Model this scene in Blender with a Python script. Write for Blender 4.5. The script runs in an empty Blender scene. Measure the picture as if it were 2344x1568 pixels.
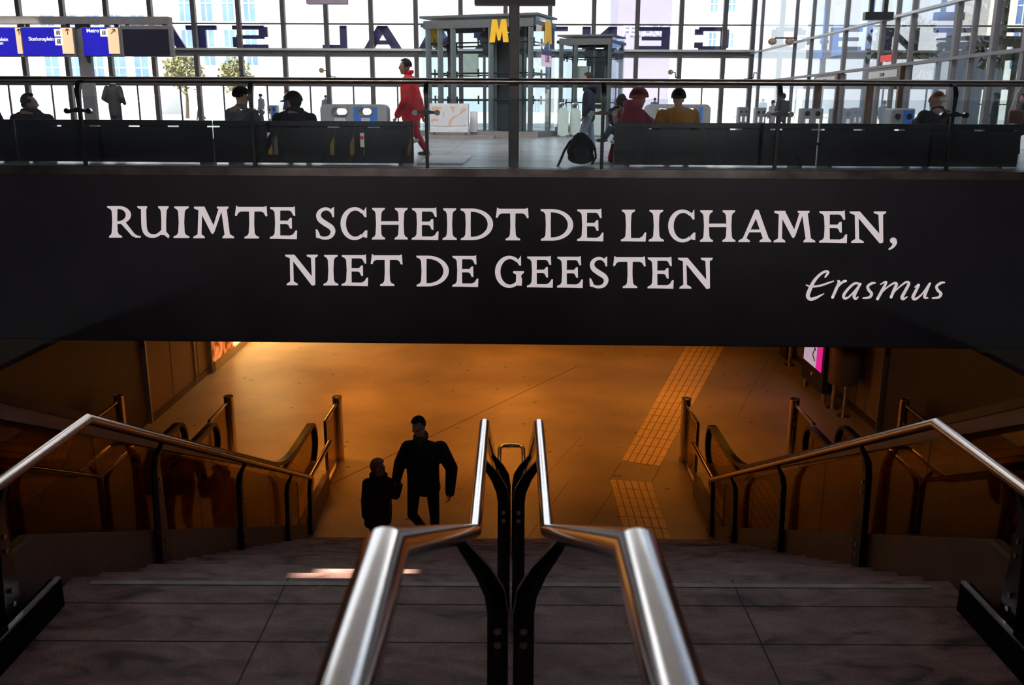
import bpy, bmesh, math, random
from mathutils import Vector, Matrix
from mathutils.geometry import tessellate_polygon
random.seed(7)
S = bpy.context.scene
COL = S.collection

# ---------------------------------------------------------------- camera
IW, IH, F = 2344.0, 1568.0, 2089.0
PITCH, ROLL = math.radians(14.3), 0.0049
cam_d = bpy.data.cameras.new('camera')
cam = bpy.data.objects.new('camera', cam_d)
COL.objects.link(cam)
CR = Matrix.Rotation(math.pi/2 - PITCH, 4, 'X') @ Matrix.Rotation(ROLL, 4, 'Z')
cam.matrix_world = CR
cam_d.sensor_width = 36.0
cam_d.lens = F/IW*36.0
cam_d.clip_end = 600
cam_d.clip_start = 0.02
cam_d.dof.use_dof = True
cam_d.dof.focus_distance = 11.8
cam_d.dof.aperture_fstop = 5.6
S.camera = cam
# ---------------------------------------------------------------- world, sun, exposure
W = bpy.data.worlds.new('sky')
S.world = W
W.use_nodes = True
bg = W.node_tree.nodes['Background']
bg.inputs[0].default_value = (0.93, 0.96, 1.0, 1)
bg.inputs[1].default_value = 1.9
SUN_DIR = Vector((-0.34, -0.56, 0.755)).normalized()      # towards the sun
sd = bpy.data.lights.new('sun', 'SUN')
sd.energy = 14.0
sd.angle = 0.0093
sd.color = (1.0, 0.88, 0.72)
so = bpy.data.objects.new('sun', sd)
so.rotation_euler = SUN_DIR.to_track_quat('Z', 'Y').to_euler()
COL.objects.link(so)
S.view_settings.view_transform = 'Standard'
S.view_settings.look = 'None'
S.view_settings.gamma = 1.0
S.view_settings.use_curve_mapping = False
S.view_settings.exposure = 0.0
S.cycles.transparent_max_bounces = 32
S.cycles.max_bounces = 10
S.cycles.sample_clamp_indirect = 4.0

for hx in (-12, -4, 4):          # unseen fill lights added under the roof to brighten the hall
    d_ = bpy.data.lights.new('hall_fill', 'AREA'); d_.energy = 420; d_.shape = 'RECTANGLE'; d_.size = 4; d_.size_y = 1; d_.spread = math.radians(100); d_.color = (1, .97, .94)
    o_ = bpy.data.objects.new('hall_fill', d_); o_.location = (hx, 14.3, 9.2); o_.rotation_euler = (math.radians(48), 0, 0); COL.objects.link(o_)
for hx in (-5.5, 0, 5.5):        # unseen fill spots added behind the camera to brighten panel and balustrade
    d_ = bpy.data.lights.new('panel_fill_spot', 'SPOT'); d_.energy = 1500 if hx else 900; d_.color = (1, .95, .9); d_.spot_size = math.radians(36); d_.spot_blend = 1.0; d_.shadow_soft_size = .15
    o_ = bpy.data.objects.new('panel_fill_spot', d_); o_.location = (hx, -6, 2.4); o_.rotation_euler = (Vector((hx, -6, 2.4))-Vector((hx*.95, 12.8, .25))).to_track_quat('Z', 'Y').to_euler(); COL.objects.link(o_)
# ---------------------------------------------------------------- frames and pixel rays
LZ, MZ, UZ, HZ = -5.55, -2.78, -1.5, -0.77     # lower floor, landing, our floor, hall floor
ID = Matrix.Identity(4)
HALL = Matrix.Translation((0, 12.6, 0)) @ Matrix.Rotation(-0.0178, 4, 'Z') @ Matrix.Translation((0, -12.6, 0))
XF = ID

def ray(x, y):
    d = Vector(((x-IW/2)/F, (IH/2-y)/F, -1.0))
    d = CR.to_3x3() @ d
    inv = XF.inverted()
    return inv @ Vector((0, 0, 0)), (inv.to_3x3() @ d)
def at_y(x, y, Y):
    o, d = ray(x, y); t = (Y-o.y)/d.y; return o + d*t
def at_z(x, y, Z):
    o, d = ray(x, y); t = (Z-o.z)/d.z; return o + d*t
def at_x(x, y, X):
    o, d = ray(x, y); t = (X-o.x)/d.x; return o + d*t

# ---------------------------------------------------------------- materials
MATS = {}
def mat(name, col, rough=0.5, metal=0.0, var=0.12, scale=8.0, emit=0.0, ecol=None, spec=0.5, bump=0.0):
    if name in MATS: return MATS[name]
    m = bpy.data.materials.new(name); m.use_nodes = True
    nt = m.node_tree; b = nt.nodes['Principled BSDF']
    b.inputs['Roughness'].default_value = rough
    b.inputs['Metallic'].default_value = metal
    b.inputs['Specular IOR Level'].default_value = spec
    tc = nt.nodes.new('ShaderNodeTexCoord')
    nz = nt.nodes.new('ShaderNodeTexNoise'); nz.inputs['Scale'].default_value = scale; nz.inputs['Detail'].default_value = 4
    nt.links.new(tc.outputs['Object'], nz.inputs['Vector'])
    cr = nt.nodes.new('ShaderNodeValToRGB')
    cr.color_ramp.elements[0].position = 0.3; cr.color_ramp.elements[1].position = 0.7
    cr.color_ramp.elements[0].color = tuple(c*(1-var) for c in col) + (1,)
    cr.color_ramp.elements[1].color = tuple(min(1, c*(1+var)) for c in col) + (1,)
    nt.links.new(nz.outputs['Fac'], cr.inputs['Fac'])
    nt.links.new(cr.outputs['Color'], b.inputs['Base Color'])
    if emit > 0:
        e = ecol or col
        b.inputs['Emission Color'].default_value = tuple(e) + (1,)
        b.inputs['Emission Strength'].default_value = emit
    if bump > 0:
        bp = nt.nodes.new('ShaderNodeBump'); bp.inputs['Strength'].default_value = bump; bp.inputs['Distance'].default_value = 0.01
        nt.links.new(nz.outputs['Fac'], bp.inputs['Height']); nt.links.new(bp.outputs['Normal'], b.inputs['Normal'])
    MATS[name] = m
    return m

def glass_mat(name, tint=(0.95, 0.98, 0.98), refl=1.0, *a_, ior=1.5, **k_):
    return _glass(name, tint, refl, *a_, ior=ior, **k_)
def _glass(name, tint, refl, dust=0.0, dustcol=(0.8, 0.85, 0.9), z0=0.0, z1=1.0, rough=0.0, ior=1.5):
    """Clear or tinted pane: see-through with Fresnel reflection, and dust on its face that thickens towards its foot."""
    if name in MATS: return MATS[name]
    m = bpy.data.materials.new(name); m.use_nodes = True
    nt = m.node_tree; N = nt.nodes; L = nt.links
    N.remove(N['Principled BSDF']); out = N['Material Output']
    tr = N.new('ShaderNodeBsdfTransparent'); tr.inputs[0].default_value = tuple(tint) + (1,)
    gl = N.new('ShaderNodeBsdfGlossy'); gl.inputs['Roughness'].default_value = rough
    gl.inputs[0].default_value = (refl, refl, refl, 1)
    fr = N.new('ShaderNodeFresnel'); geo = N.new('ShaderNodeNewGeometry')
    io = N.new('ShaderNodeMapRange'); io.inputs[3].default_value = ior; io.inputs[4].default_value = 1/ior
    L.new(geo.outputs['Backfacing'], io.inputs[0]); L.new(io.outputs[0], fr.inputs['IOR'])
    mx = N.new('ShaderNodeMixShader')
    L.new(fr.outputs[0], mx.inputs[0]); L.new(tr.outputs[0], mx.inputs[1]); L.new(gl.outputs[0], mx.inputs[2])
    last = mx
    if dust > 0:
        tc = N.new('ShaderNodeTexCoord')
        n1 = N.new('ShaderNodeTexNoise'); n1.inputs['Scale'].default_value = 90; n1.inputs['Detail'].default_value = 3
        n2 = N.new('ShaderNodeTexNoise'); n2.inputs['Scale'].default_value = 3; n2.inputs['Detail'].default_value = 5
        L.new(tc.outputs['Object'], n1.inputs['Vector']); L.new(tc.outputs['Object'], n2.inputs['Vector'])
        r1 = N.new('ShaderNodeMapRange'); r1.inputs[1].default_value = 0.58; r1.inputs[2].default_value = 0.75; r1.inputs[4].default_value = 0.7
        L.new(n1.outputs['Fac'], r1.inputs[0])
        r2 = N.new('ShaderNodeMapRange'); r2.inputs[1].default_value = 0.3; r2.inputs[2].default_value = 0.7; r2.inputs[3].default_value = 0.4
        L.new(n2.outputs['Fac'], r2.inputs[0])
        sx = N.new('ShaderNodeSeparateXYZ'); L.new(tc.outputs['Object'], sx.inputs[0])
        rz = N.new('ShaderNodeMapRange'); rz.inputs[1].default_value = z1; rz.inputs[2].default_value = z0
        rz.inputs[3].default_value = 0.09; rz.inputs[4].default_value = 1.0
        L.new(sx.outputs['Z'], rz.inputs[0])
        a = N.new('ShaderNodeMath'); a.operation = 'ADD'; a.inputs[1].default_value = 0.35; L.new(r1.outputs[0], a.inputs[0])
        b = N.new('ShaderNodeMath'); b.operation = 'MULTIPLY'; L.new(a.outputs[0], b.inputs[0]); L.new(r2.outputs[0], b.inputs[1])
        p = N.new('ShaderNodeMath'); p.operation = 'POWER'; L.new(rz.outputs[0], p.inputs[0]); p.inputs[1].default_value = 1.5
        c = N.new('ShaderNodeMath'); c.operation = 'MULTIPLY'; L.new(b.outputs[0], c.inputs[0]); L.new(p.outputs[0], c.inputs[1])
        d = N.new('ShaderNodeMath'); d.operation = 'MULTIPLY'; L.new(c.outputs[0], d.inputs[0]); d.inputs[1].default_value = dust; d.use_clamp = True
        tl = N.new('ShaderNodeBsdfTranslucent'); tl.inputs[0].default_value = tuple(dustcol) + (1,)
        m2 = N.new('ShaderNodeMixShader'); L.new(d.outputs[0], m2.inputs[0]); L.new(mx.outputs[0], m2.inputs[1]); L.new(tl.outputs[0], m2.inputs[2])
        last = m2
    L.new(last.outputs[0], out.inputs[0])
    MATS[name] = m
    return m

def stone_mat(name, c1, c2, vein, rough=0.45, tile=None, scale=2.5):
    if name in MATS: return MATS[name]
    m = bpy.data.materials.new(name); m.use_nodes = True
    nt = m.node_tree; N = nt.nodes; L = nt.links; b = N['Principled BSDF']
    tc = N.new('ShaderNodeTexCoord')
    n1 = N.new('ShaderNodeTexNoise'); n1.inputs['Scale'].default_value = scale; n1.inputs['Detail'].default_value = 8; n1.inputs['Distortion'].default_value = 1.2
    mp = N.new('ShaderNodeMapping'); mp.inputs['Scale'].default_value = (1, 2.2, 1); mp.inputs['Rotation'].default_value = (0, 0, 0.5)
    L.new(tc.outputs['Object'], mp.inputs[0]); L.new(mp.outputs[0], n1.inputs['Vector'])
    r = N.new('ShaderNodeValToRGB'); e = r.color_ramp.elements
    e[0].position = 0.3; e[0].color = tuple(vein)+(1,)
    e[1].position = 0.7; e[1].color = tuple(c2)+(1,)
    x = e.new(0.45); x.color = tuple(c1)+(1,)
    L.new(n1.outputs['Fac'], r.inputs['Fac'])
    n2 = N.new('ShaderNodeTexNoise'); n2.inputs['Scale'].default_value = 120; n2.inputs['Detail'].default_value = 2
    L.new(tc.outputs['Object'], n2.inputs['Vector'])
    r2 = N.new('ShaderNodeMapRange'); r2.inputs[1].default_value = 0.3; r2.inputs[2].default_value = 0.7; r2.inputs[3].default_value = 0.75; r2.inputs[4].default_value = 1.25
    L.new(n2.outputs['Fac'], r2.inputs[0])
    mu = N.new('ShaderNodeMix'); mu.data_type = 'RGBA'; mu.blend_type = 'MULTIPLY'; mu.inputs['Factor'].default_value = 1
    L.new(r.outputs['Color'], mu.inputs['A']); L.new(r2.outputs[0], mu.inputs['B'])
    L.new(mu.outputs['Result'], b.inputs['Base Color'])
    b.inputs['Roughness'].default_value = rough; b.inputs['Specular IOR Level'].default_value = 0.2
    MATS[name] = m
    return m

def floor_mat(name, base, rough, spots=True, planks=None):
    if name in MATS: return MATS[name]
    m = bpy.data.materials.new(name); m.use_nodes = True
    nt = m.node_tree; N = nt.nodes; L = nt.links; b = N['Principled BSDF']
    tc = N.new('ShaderNodeTexCoord')
    n1 = N.new('ShaderNodeTexNoise'); n1.inputs['Scale'].default_value = 0.9; n1.inputs['Detail'].default_value = 6
    L.new(tc.outputs['Object'], n1.inputs['Vector'])
    r = N.new('ShaderNodeValToRGB'); e = r.color_ramp.elements
    e[0].position = 0.3; e[0].color = tuple(c*0.78 for c in base)+(1,)
    e[1].position = 0.7; e[1].color = tuple(c*1.12 for c in base)+(1,)
    L.new(n1.outputs['Fac'], r.inputs['Fac'])
    col = r.outputs['Color']
    def mul(c, fac):
        mu = N.new('ShaderNodeMix'); mu.data_type = 'RGBA'; mu.blend_type = 'MULTIPLY'; mu.inputs['Factor'].default_value = 1
        L.new(c, mu.inputs['A']); L.new(fac, mu.inputs['B']); return mu.outputs['Result']
    n3 = N.new('ShaderNodeTexNoise'); n3.inputs['Scale'].default_value = 70; n3.inputs['Detail'].default_value = 2
    L.new(tc.outputs['Object'], n3.inputs['Vector'])
    q = N.new('ShaderNodeMapRange'); q.inputs[1].default_value = 0.3; q.inputs[2].default_value = 0.7; q.inputs[3].default_value = 0.85; q.inputs[4].default_value = 1.12
    L.new(n3.outputs['Fac'], q.inputs[0]); col = mul(col, q.outputs[0])
    if spots:
        v = N.new('ShaderNodeTexVoronoi'); v.inputs['Scale'].default_value = 2.1
        L.new(tc.outputs['Object'], v.inputs['Vector'])
        w = N.new('ShaderNodeMapRange'); w.inputs[1].default_value = 0.04; w.inputs[2].default_value = 0.11; w.inputs[3].default_value = 0.3; w.inputs[4].default_value = 1.0
        L.new(v.outputs['Distance'], w.inputs[0]); col = mul(col, w.outputs[0])
    if planks:
        bk = N.new('ShaderNodeTexBrick'); bk.offset = 0.5
        mp = N.new('ShaderNodeMapping'); mp.inputs['Rotation'].default_value = (0, 0, planks[2]); L.new(tc.outputs['Object'], mp.inputs[0]); L.new(mp.outputs[0], bk.inputs['Vector'])
        bk.inputs['Scale'].default_value = 1.0; bk.inputs['Brick Width'].default_value = planks[0]; bk.inputs['Row Height'].default_value = planks[1]
        bk.inputs['Mortar Size'].default_value = planks[3]; bk.inputs['Color1'].default_value = (1, 1, 1, 1); bk.inputs['Color2'].default_value = (planks[4],)*3+(1,)
        bk.inputs['Mortar'].default_value = (0.5, 0.5, 0.5, 1)
        col = mul(col, bk.outputs['Color'])
    L.new(col, b.inputs['Base Color'])
    b.inputs['Roughness'].default_value = rough
    MATS[name] = m
    return m

CHROME = mat('brushed_steel', (0.74, 0.71, 0.70), 0.13, 1.0, 0.05, 30)
STEEL = mat('dull_steel', (0.42, 0.37, 0.34), 0.3, 1.0, 0.1, 14)
BRONZE = mat('brown_metal', (0.10, 0.06, 0.045), 0.38, 0.6, 0.15, 9)
BLACK = mat('black_paint', (0.012, 0.012, 0.014), 0.35, 0.0, 0.2, 12)
RUBBER = mat('black_rubber', (0.010, 0.009, 0.008), 0.3, 0.0, 0.1, 12, spec=0.2)
GREYP = mat('grey_paint', (0.11, 0.105, 0.11), 0.45, 0.0, 0.1, 6)
MULL = mat('mullion_grey', (0.09, 0.08, 0.085), 0.5, 0.0, 0.15, 4)
SILVER = mat('pale_aluminium', (0.55, 0.55, 0.56), 0.4, 0.5, 0.06, 6)
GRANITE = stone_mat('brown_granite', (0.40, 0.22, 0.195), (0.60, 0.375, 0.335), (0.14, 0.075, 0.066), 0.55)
PANELB = mat('near_black_panel', (0.030, 0.025, 0.036), 0.42, 0.0, 0.25, 1.2, spec=0.35)
LETTER = mat('glowing_white_letter', (0.7, 0.64, 0.65), 0.6, 0, 0.08, 60, emit=0.5, ecol=(0.98, 0.86, 0.87))  # emission added to brighten the white letters on the dark panel
FLOORL = floor_mat('lower_floor_stone', (0.43, 0.35, 0.27), 0.42, True)
FLOORH = floor_mat('hall_floor_planks', (0.45, 0.46, 0.48), 0.25, False, (1.2, 0.12, 0.0, 0.006, 0.75))
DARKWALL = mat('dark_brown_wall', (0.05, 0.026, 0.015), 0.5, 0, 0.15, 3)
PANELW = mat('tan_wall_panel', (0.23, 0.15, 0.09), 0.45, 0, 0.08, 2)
HCEIL = mat('hall_ceiling', (0.55, 0.52, 0.5), .7, 0, .1, 1)
CEIL = mat('dark_ceiling', (0.06, 0.05, 0.045), 0.7, 0, 0.2, 1)
TACT = mat('tactile_cream', (0.80, 0.60, 0.30), 0.5, 0, 0.1, 7)
TACTD = mat('tactile_groove', (0.40, 0.25, 0.12), 0.6, 0, 0.1, 7)
JOINT = mat('dark_joint', (0.06, 0.04, 0.03), 0.8, 0, 0.1, 4)
CLEAR = glass_mat('clear_glass', (0.93, 0.97, 0.97))
FACADEG = glass_mat('facade_glass', (0.97, 0.985, 0.99), 1.0)
SIDEG = glass_mat('side_glass', (0.86, 0.9, 0.92), 1.0, ior=2.4)
LIFTG = glass_mat('lift_glass', (0.91, 0.955, 0.965))
AMBER = glass_mat('amber_glass', (0.74, 0.6, 0.27), 0.5)
DUSTY = glass_mat('dusty_glass', (0.9, 0.93, 0.94), 0.8, 1.7, (0.84, 0.9, 0.97), HZ, HZ+0.95)
TREADS = mat('ribbed_step', (0.2, 0.17, 0.15), 0.4, 0.8, 0.2, 30)

# ---------------------------------------------------------------- mesh builder
class MB:
    def __init__(s): s.bm = bmesh.new()
    def face(s, pts):
        vs = [s.bm.verts.new(p) for p in pts]
        try: return s.bm.faces.new(vs)
        except ValueError: return None
    def hexa(s, p):   # 8 points: bottom ring 0-3, top ring 4-7
        v = [s.bm.verts.new(q) for q in p]
        for f in ((3,2,1,0),(4,5,6,7),(0,1,5,4),(1,2,6,5),(2,3,7,6),(3,0,4,7)):
            s.bm.faces.new([v[i] for i in f])
        return s
    def box(s, a, b):
        x0,y0,z0 = a; x1,y1,z1 = b
        x0,x1 = min(x0,x1),max(x0,x1); y0,y1 = min(y0,y1),max(y0,y1); z0,z1 = min(z0,z1),max(z0,z1)
        return s.hexa([(x0,y0,z0),(x1,y0,z0),(x1,y1,z0),(x0,y1,z0),(x0,y0,z1),(x1,y0,z1),(x1,y1,z1),(x0,y1,z1)])
    def prism(s, poly, vec):    # planar polygon (3-D points) extruded by vec
        vec = Vector(vec); n = len(poly)
        a = [s.bm.verts.new(Vector(p)) for p in poly]; b = [s.bm.verts.new(Vector(p)+vec) for p in poly]
        for i in range(n): s.bm.faces.new((a[i], a[(i+1)%n], b[(i+1)%n], b[i]))
        for t in (tessellate_polygon([[Vector(p) for p in poly]]) if n > 4 else [tuple(range(n))]):
            try:
                s.bm.faces.new([a[i] for i in t][::-1]); s.bm.faces.new([b[i] for i in t])
            except ValueError: pass
        return s
    def tube(s, path, r, n=14, cap=True, flat=None):
        """round bar along a path; r a number or one per point; flat=(wx, wz) makes a rectangular bar instead"""
        P = [Vector(p) for p in path]; rings = []
        R = r if isinstance(r, (list, tuple)) else [r]*len(P)
        up0 = Vector((0,0,1))
        for i, p in enumerate(P):
            if i == 0: t = (P[1]-p).normalized(); m = 1
            elif i == len(P)-1: t = (p-P[i-1]).normalized(); m = 1
            else:
                t1 = (p-P[i-1]).normalized(); t2 = (P[i+1]-p).normalized()
                t = (t1+t2)
                t = t.normalized() if t.length > 1e-6 else t1
                m = 1/max(0.5, t.dot(t1))
            if i == 0:
                u = Vector((1,0,0)) if abs(t.x) < 0.9 else Vector((0,0,1))
                u = (u - t*u.dot(t)).normalized()
                pu = u
                mit = None
            else:
                u = (pu - t*pu.dot(t)).normalized(); pu = u
            v = t.cross(u)
            ring = []
            bend = None
            if 0 < i < len(P)-1 and m > 1.0005:
                bend = ((P[i+1]-p).normalized() - (p-P[i-1]).normalized()).normalized()
            k = 4 if flat else n
            for j in range(k):
                if flat:
                    sx, sv = [(-1,-1),(1,-1),(1,1),(-1,1)][j]
                    d = u*(sx*flat[0]/2*R[i]) + v*(sv*flat[1]/2*R[i])
                else:
                    a = 2*math.pi*j/n; d = (u*math.cos(a)+v*math.sin(a))*R[i]
                if bend is not None: d = d + bend*(d.dot(bend))*(m-1)
                ring.append(s.bm.verts.new(p+d))
            rings.append(ring)
        for a, b in zip(rings, rings[1:]):
            k = len(a)
            for j in range(k): s.bm.faces.new((a[j], a[(j+1)%k], b[(j+1)%k], b[j]))
        if cap:
            s.bm.faces.new(rings[0][::-1]); s.bm.faces.new(rings[-1])
        return s
    def cyl(s, p0, p1, r0, r1=None, n=18):
        return s.tube([p0, p1], [r0, r0 if r1 is None else r1], n)
    def ball(s, c, r, sub=2):
        M = Matrix.Translation(c) @ Matrix.Diagonal((Vector(r) if not isinstance(r,(int,float)) else Vector((r,r,r))).to_4d())
        M[3][3] = 1
        bmesh.ops.create_icosphere(s.bm, subdivisions=sub, radius=1, matrix=M); return s
    def torus(s, c, R, r, axis='y', n=20, k=8):
        pts = []
        c = Vector(c); rings = []
        for i in range(n):
            a = 2*math.pi*i/n
            d = {'y': Vector((math.cos(a),0,math.sin(a))), 'z': Vector((math.cos(a),math.sin(a),0)), 'x': Vector((0,math.cos(a),math.sin(a)))}[axis]
            ax = {'y': Vector((0,1,0)), 'z': Vector((0,0,1)), 'x': Vector((1,0,0))}[axis]
            rings.append([s.bm.verts.new(c+d*(R+r*math.cos(2*math.pi*j/k))+ax*(r*math.sin(2*math.pi*j/k))) for j in range(k)])
        for i in range(n):
            a, b = rings[i], rings[(i+1)%n]
            for j in range(k): s.bm.faces.new((a[j], b[j], b[(j+1)%k], a[(j+1)%k]))
        return s
    def text(s, body, size, origin, ux, uz, align='LEFT', flip=False, depth=0.004, bold=0.0):
        """built-in font lettering laid in the plane spanned by ux (reading direction) and uz (up)"""
        cu = bpy.data.curves.new('tmp', 'FONT'); cu.body = body; cu.size = size; cu.align_x = align
        cu.extrude = depth/2; cu.offset = bold; cu.resolution_u = 3
        o = bpy.data.objects.new('tmp', cu); COL.objects.link(o)
        me = o.evaluated_get(bpy.context.evaluated_depsgraph_get()).to_mesh()
        ux = Vector(ux); uz = Vector(uz); un = ux.cross(uz)
        vs = [s.bm.verts.new(Vector(origin)+ux*((-v.co.x) if flip else v.co.x)+uz*v.co.y+un*v.co.z) for v in me.vertices]
        for p in me.polygons:
            try: s.bm.faces.new([vs[i] for i in p.vertices])
            except ValueError: pass
        bpy.data.objects.remove(o); bpy.data.curves.remove(cu)
        return s
    def mesh(s, name, bevel=0.0):
        bmesh.ops.recalc_face_normals(s.bm, faces=s.bm.faces)
        s.bm.transform(XF)
        me = bpy.data.meshes.new(name); s.bm.to_mesh(me); s.bm.free()
        return me
    def build(s, name, m, parent=None, smooth=True, bevel=0.0, ang=0.6, **tags):
        me = s.mesh(name)
        return put(name, me, m, parent, smooth, bevel, ang, **tags)

def put(name, me, m, parent=None, smooth=True, bevel=0.0, ang=0.6, **tags):
    o = bpy.data.objects.new(name, me); COL.objects.link(o)
    for q in (m if isinstance(m, (list, tuple)) else [m]): me.materials.append(q)
    if parent is not None:
        w = parent_loc(parent)
        me.transform(Matrix.Translation(-w)); o.parent = parent
    if smooth: me.polygons.foreach_set('use_smooth', [True]*len(me.polygons)); auto_smooth(me, ang)
    if bevel > 0:
        b = o.modifiers.new('bevel', 'BEVEL'); b.width = bevel; b.segments = 2; b.limit_method = 'ANGLE'
    for k, v in tags.items(): o[k] = v
    return o
def auto_smooth(me, ang=0.6):
    bm = bmesh.new(); bm.from_mesh(me)
    for e in bm.edges:
        if len(e.link_faces) == 2 and e.calc_face_angle(0) > ang: e.smooth = False
    bm.to_mesh(me); bm.free()
def parent_loc(p):
    w = Vector((0,0,0))
    while p is not None:
        w += Vector(p.location); p = p.parent
    return w
def thing(name, label, cat, loc, group=None):
    o = bpy.data.objects.new(name, None); COL.objects.link(o)
    o.location = XF @ Vector(loc); o.empty_display_size = 0.1
    o['label'] = label; o['category'] = cat
    if group: o['group'] = group
    return o
def struct(name, mb, m, **k):
    return mb.build(name, m, None, kind='structure', **k)
def bake(o, mods):
    """apply modifiers to a temporary mesh object and return the finished mesh"""
    for kind, props in mods:
        md = o.modifiers.new(kind, kind)
        for k, v in props.items(): setattr(md, k, v)
    me = bpy.data.meshes.new_from_object(o.evaluated_get(bpy.context.evaluated_depsgraph_get()))
    old = o.data; bpy.data.objects.remove(o); bpy.data.meshes.remove(old)
    return me

XF = HALL; pbot0 = at_y(1172, 786, 12.6).z; XF = ID
# ================================================================= SETTING: stairs, floors, shell
HW = 2.68   # half width of the stairs
N_R, Y0, Y1 = 17, 5.05, 10.85
RISE = (MZ-LZ)/N_R; TR = (Y1-Y0)/(N_R-1)
mb = MB()
prof = [(Y0-0.02, MZ)]
poly = [(3.55, MZ-0.3), (3.55, MZ)]
y, z = Y0, MZ
poly.append((y, z))
for i in range(N_R):
    z -= RISE
    poly.append((y, z))
    if i < N_R-1:
        y += TR; poly.append((y, z))
poly += [(Y1, LZ-0.3), (Y0-0.3, LZ-0.3)]
# side profile as quads so that no concave face needs filling
for i in range(N_R):
    yy = Y0+i*TR; zt = MZ-i*RISE
    if i == 0: mb.box((-HW, 3.55, MZ-0.3), (HW, Y0, MZ))
    else: mb.box((-HW, yy-TR, LZ-0.2), (HW, yy, zt))
struct('stairs', mb, GRANITE)
mb = MB()   # upper flight and our own floor
mb.box((-HW, -12, UZ-0.3), (HW, 1.08, UZ))
for i in range(1, 8): mb.box((-HW, 1.08+(i-1)*0.36, MZ-0.3), (HW, 1.08+i*0.36, UZ-i*0.16))
struct('floor_upper', mb, GRANITE)
mb = MB()
mb.box((-13, -12, UZ-0.3), (-6.7, 1.0, UZ)); mb.box((6.7, -12, UZ-0.3), (13, 1.0, UZ))
mb.box((-6.7, -12, UZ-0.3), (-HW-0.01, -1.2, UZ)); mb.box((HW+0.01, -12, UZ-0.3), (6.7, -1.2, UZ))
struct('floor_side', mb, GRANITE)
mb = MB()   # thin joints between the granite slabs of the landing
for yy in (4.75, 4.36, 3.96): mb.box((-HW, yy-0.0035, MZ), (HW, yy+0.0035, MZ+0.0012))
a = at_z(650, 1345, MZ); b = at_z(545, 1568, MZ); mb.hexa([(a.x-.004,Y0,MZ),(a.x+.004,Y0,MZ),(a.x+.004,3.7,MZ),(a.x-.004,3.7,MZ),(a.x-.004,Y0,MZ+.0012),(a.x+.004,Y0,MZ+.0012),(a.x+.004,3.7,MZ+.0012),(a.x-.004,3.7,MZ+.0012)])
a = at_z(1690, 1360, MZ); mb.box((a.x-.004, 3.7, MZ), (a.x+.004, Y0, MZ+0.0012))
struct('trim_2', mb, JOINT)
STRIP = mat('worn_pale_strip', (0.62, 0.54, 0.45), 0.6, 0, 0.25, 6)
o = MB().box((-2.54, Y0-0.09, MZ), (2.54, Y0-0.045, MZ+0.003)).build('nosing_strip', STRIP, None, label='pale worn warning strip inlaid along the front edge of the stair landing', category='stair strip')
mb = MB(); mb.box((-6.6, Y1-0.02, LZ-0.2), (6.6, 27, LZ)); mb.box((-6.6, Y1-0.5, LZ-0.2), (-HW-0.08, Y1, LZ)); mb.box((HW+0.08, Y1-0.5, LZ-0.2), (6.6, Y1, LZ))
struct('floor_lower', mb, FLOORL)
mb = MB()
def floor_line(p, q, w):
    a, b = at_z(*p, LZ), at_z(*q, LZ); d = (b-a).normalized(); n = Vector((-d.y, d.x, 0))*w/2; up = Vector((0,0,0.0015))
    mb.hexa([a-n, a+n, b+n, b-n, a-n+up, a+n+up, b+n+up, b-n+up])
for p, q, w in (((450,1256),(1322,838),.014), ((1340,1215),(1420,1100),.006), ((1205,1235),(1300,1105),.005), ((1240,1100),(1330,1000),.004), ((1745,890),(1800,800),.006), ((1690,950),(1770,800),.006), ((1420,1060),(1395,1098),.008), ((1510,1070),(1492,1104),.008)):
    floor_line(p, q, w)
mb.box((-2.55, Y1, LZ), (2.6, Y1+0.035, LZ+0.006))
struct('trim_3', mb, JOINT)
# walls of the lower hall and around the stair well
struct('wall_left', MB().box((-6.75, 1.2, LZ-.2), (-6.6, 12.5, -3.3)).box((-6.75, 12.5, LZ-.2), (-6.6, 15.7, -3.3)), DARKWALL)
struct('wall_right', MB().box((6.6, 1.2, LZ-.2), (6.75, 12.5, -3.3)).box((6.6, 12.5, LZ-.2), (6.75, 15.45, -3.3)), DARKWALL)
struct('floor_light_block', MB().box((-13.2, -12.2, LZ-.6), (13.2, 12.74, LZ-.45)), DARKWALL)  # unseen slab added to stop sky light leaking in from below
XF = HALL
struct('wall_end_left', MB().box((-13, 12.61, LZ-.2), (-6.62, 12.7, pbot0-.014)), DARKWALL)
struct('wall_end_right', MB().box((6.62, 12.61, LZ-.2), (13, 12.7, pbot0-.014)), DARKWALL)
XF = ID
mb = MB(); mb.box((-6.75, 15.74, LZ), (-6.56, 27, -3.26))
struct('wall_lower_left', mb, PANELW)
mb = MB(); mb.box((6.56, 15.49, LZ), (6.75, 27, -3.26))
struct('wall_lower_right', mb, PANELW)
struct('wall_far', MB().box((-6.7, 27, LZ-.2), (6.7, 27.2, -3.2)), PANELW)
mb = MB()
for y in (16.9, 18.35): mb.box((-6.562, y-.004, LZ+.1), (-6.552, y+.004, -3.3))
for y in (16.6, 17.9): mb.box((6.552, y-.004, LZ+.1), (6.562, y+.004, -3.3))
struct('trim_4', mb, JOINT)
mb = MB(); mb.box((-6.62, 15.68, LZ), (-6.52, 15.74, -3.26)); mb.box((6.52, 15.43, LZ), (6.62, 15.49, -3.26)); mb.box((-6.56,18.95,LZ),(-6.46,19.0,-3.26)); mb.box((-6.56,18.1,LZ),(-6.52,18.14,-3.26))
struct('trim_5', mb, STEEL)
struct('baseboard_left', MB().box((-6.56, 15.74, LZ), (-6.53, 18.95, LZ+0.13)), BRONZE)
struct('baseboard_right', MB().box((6.53, 15.5, LZ), (6.56, 24, LZ+0.12)), BRONZE)
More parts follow.
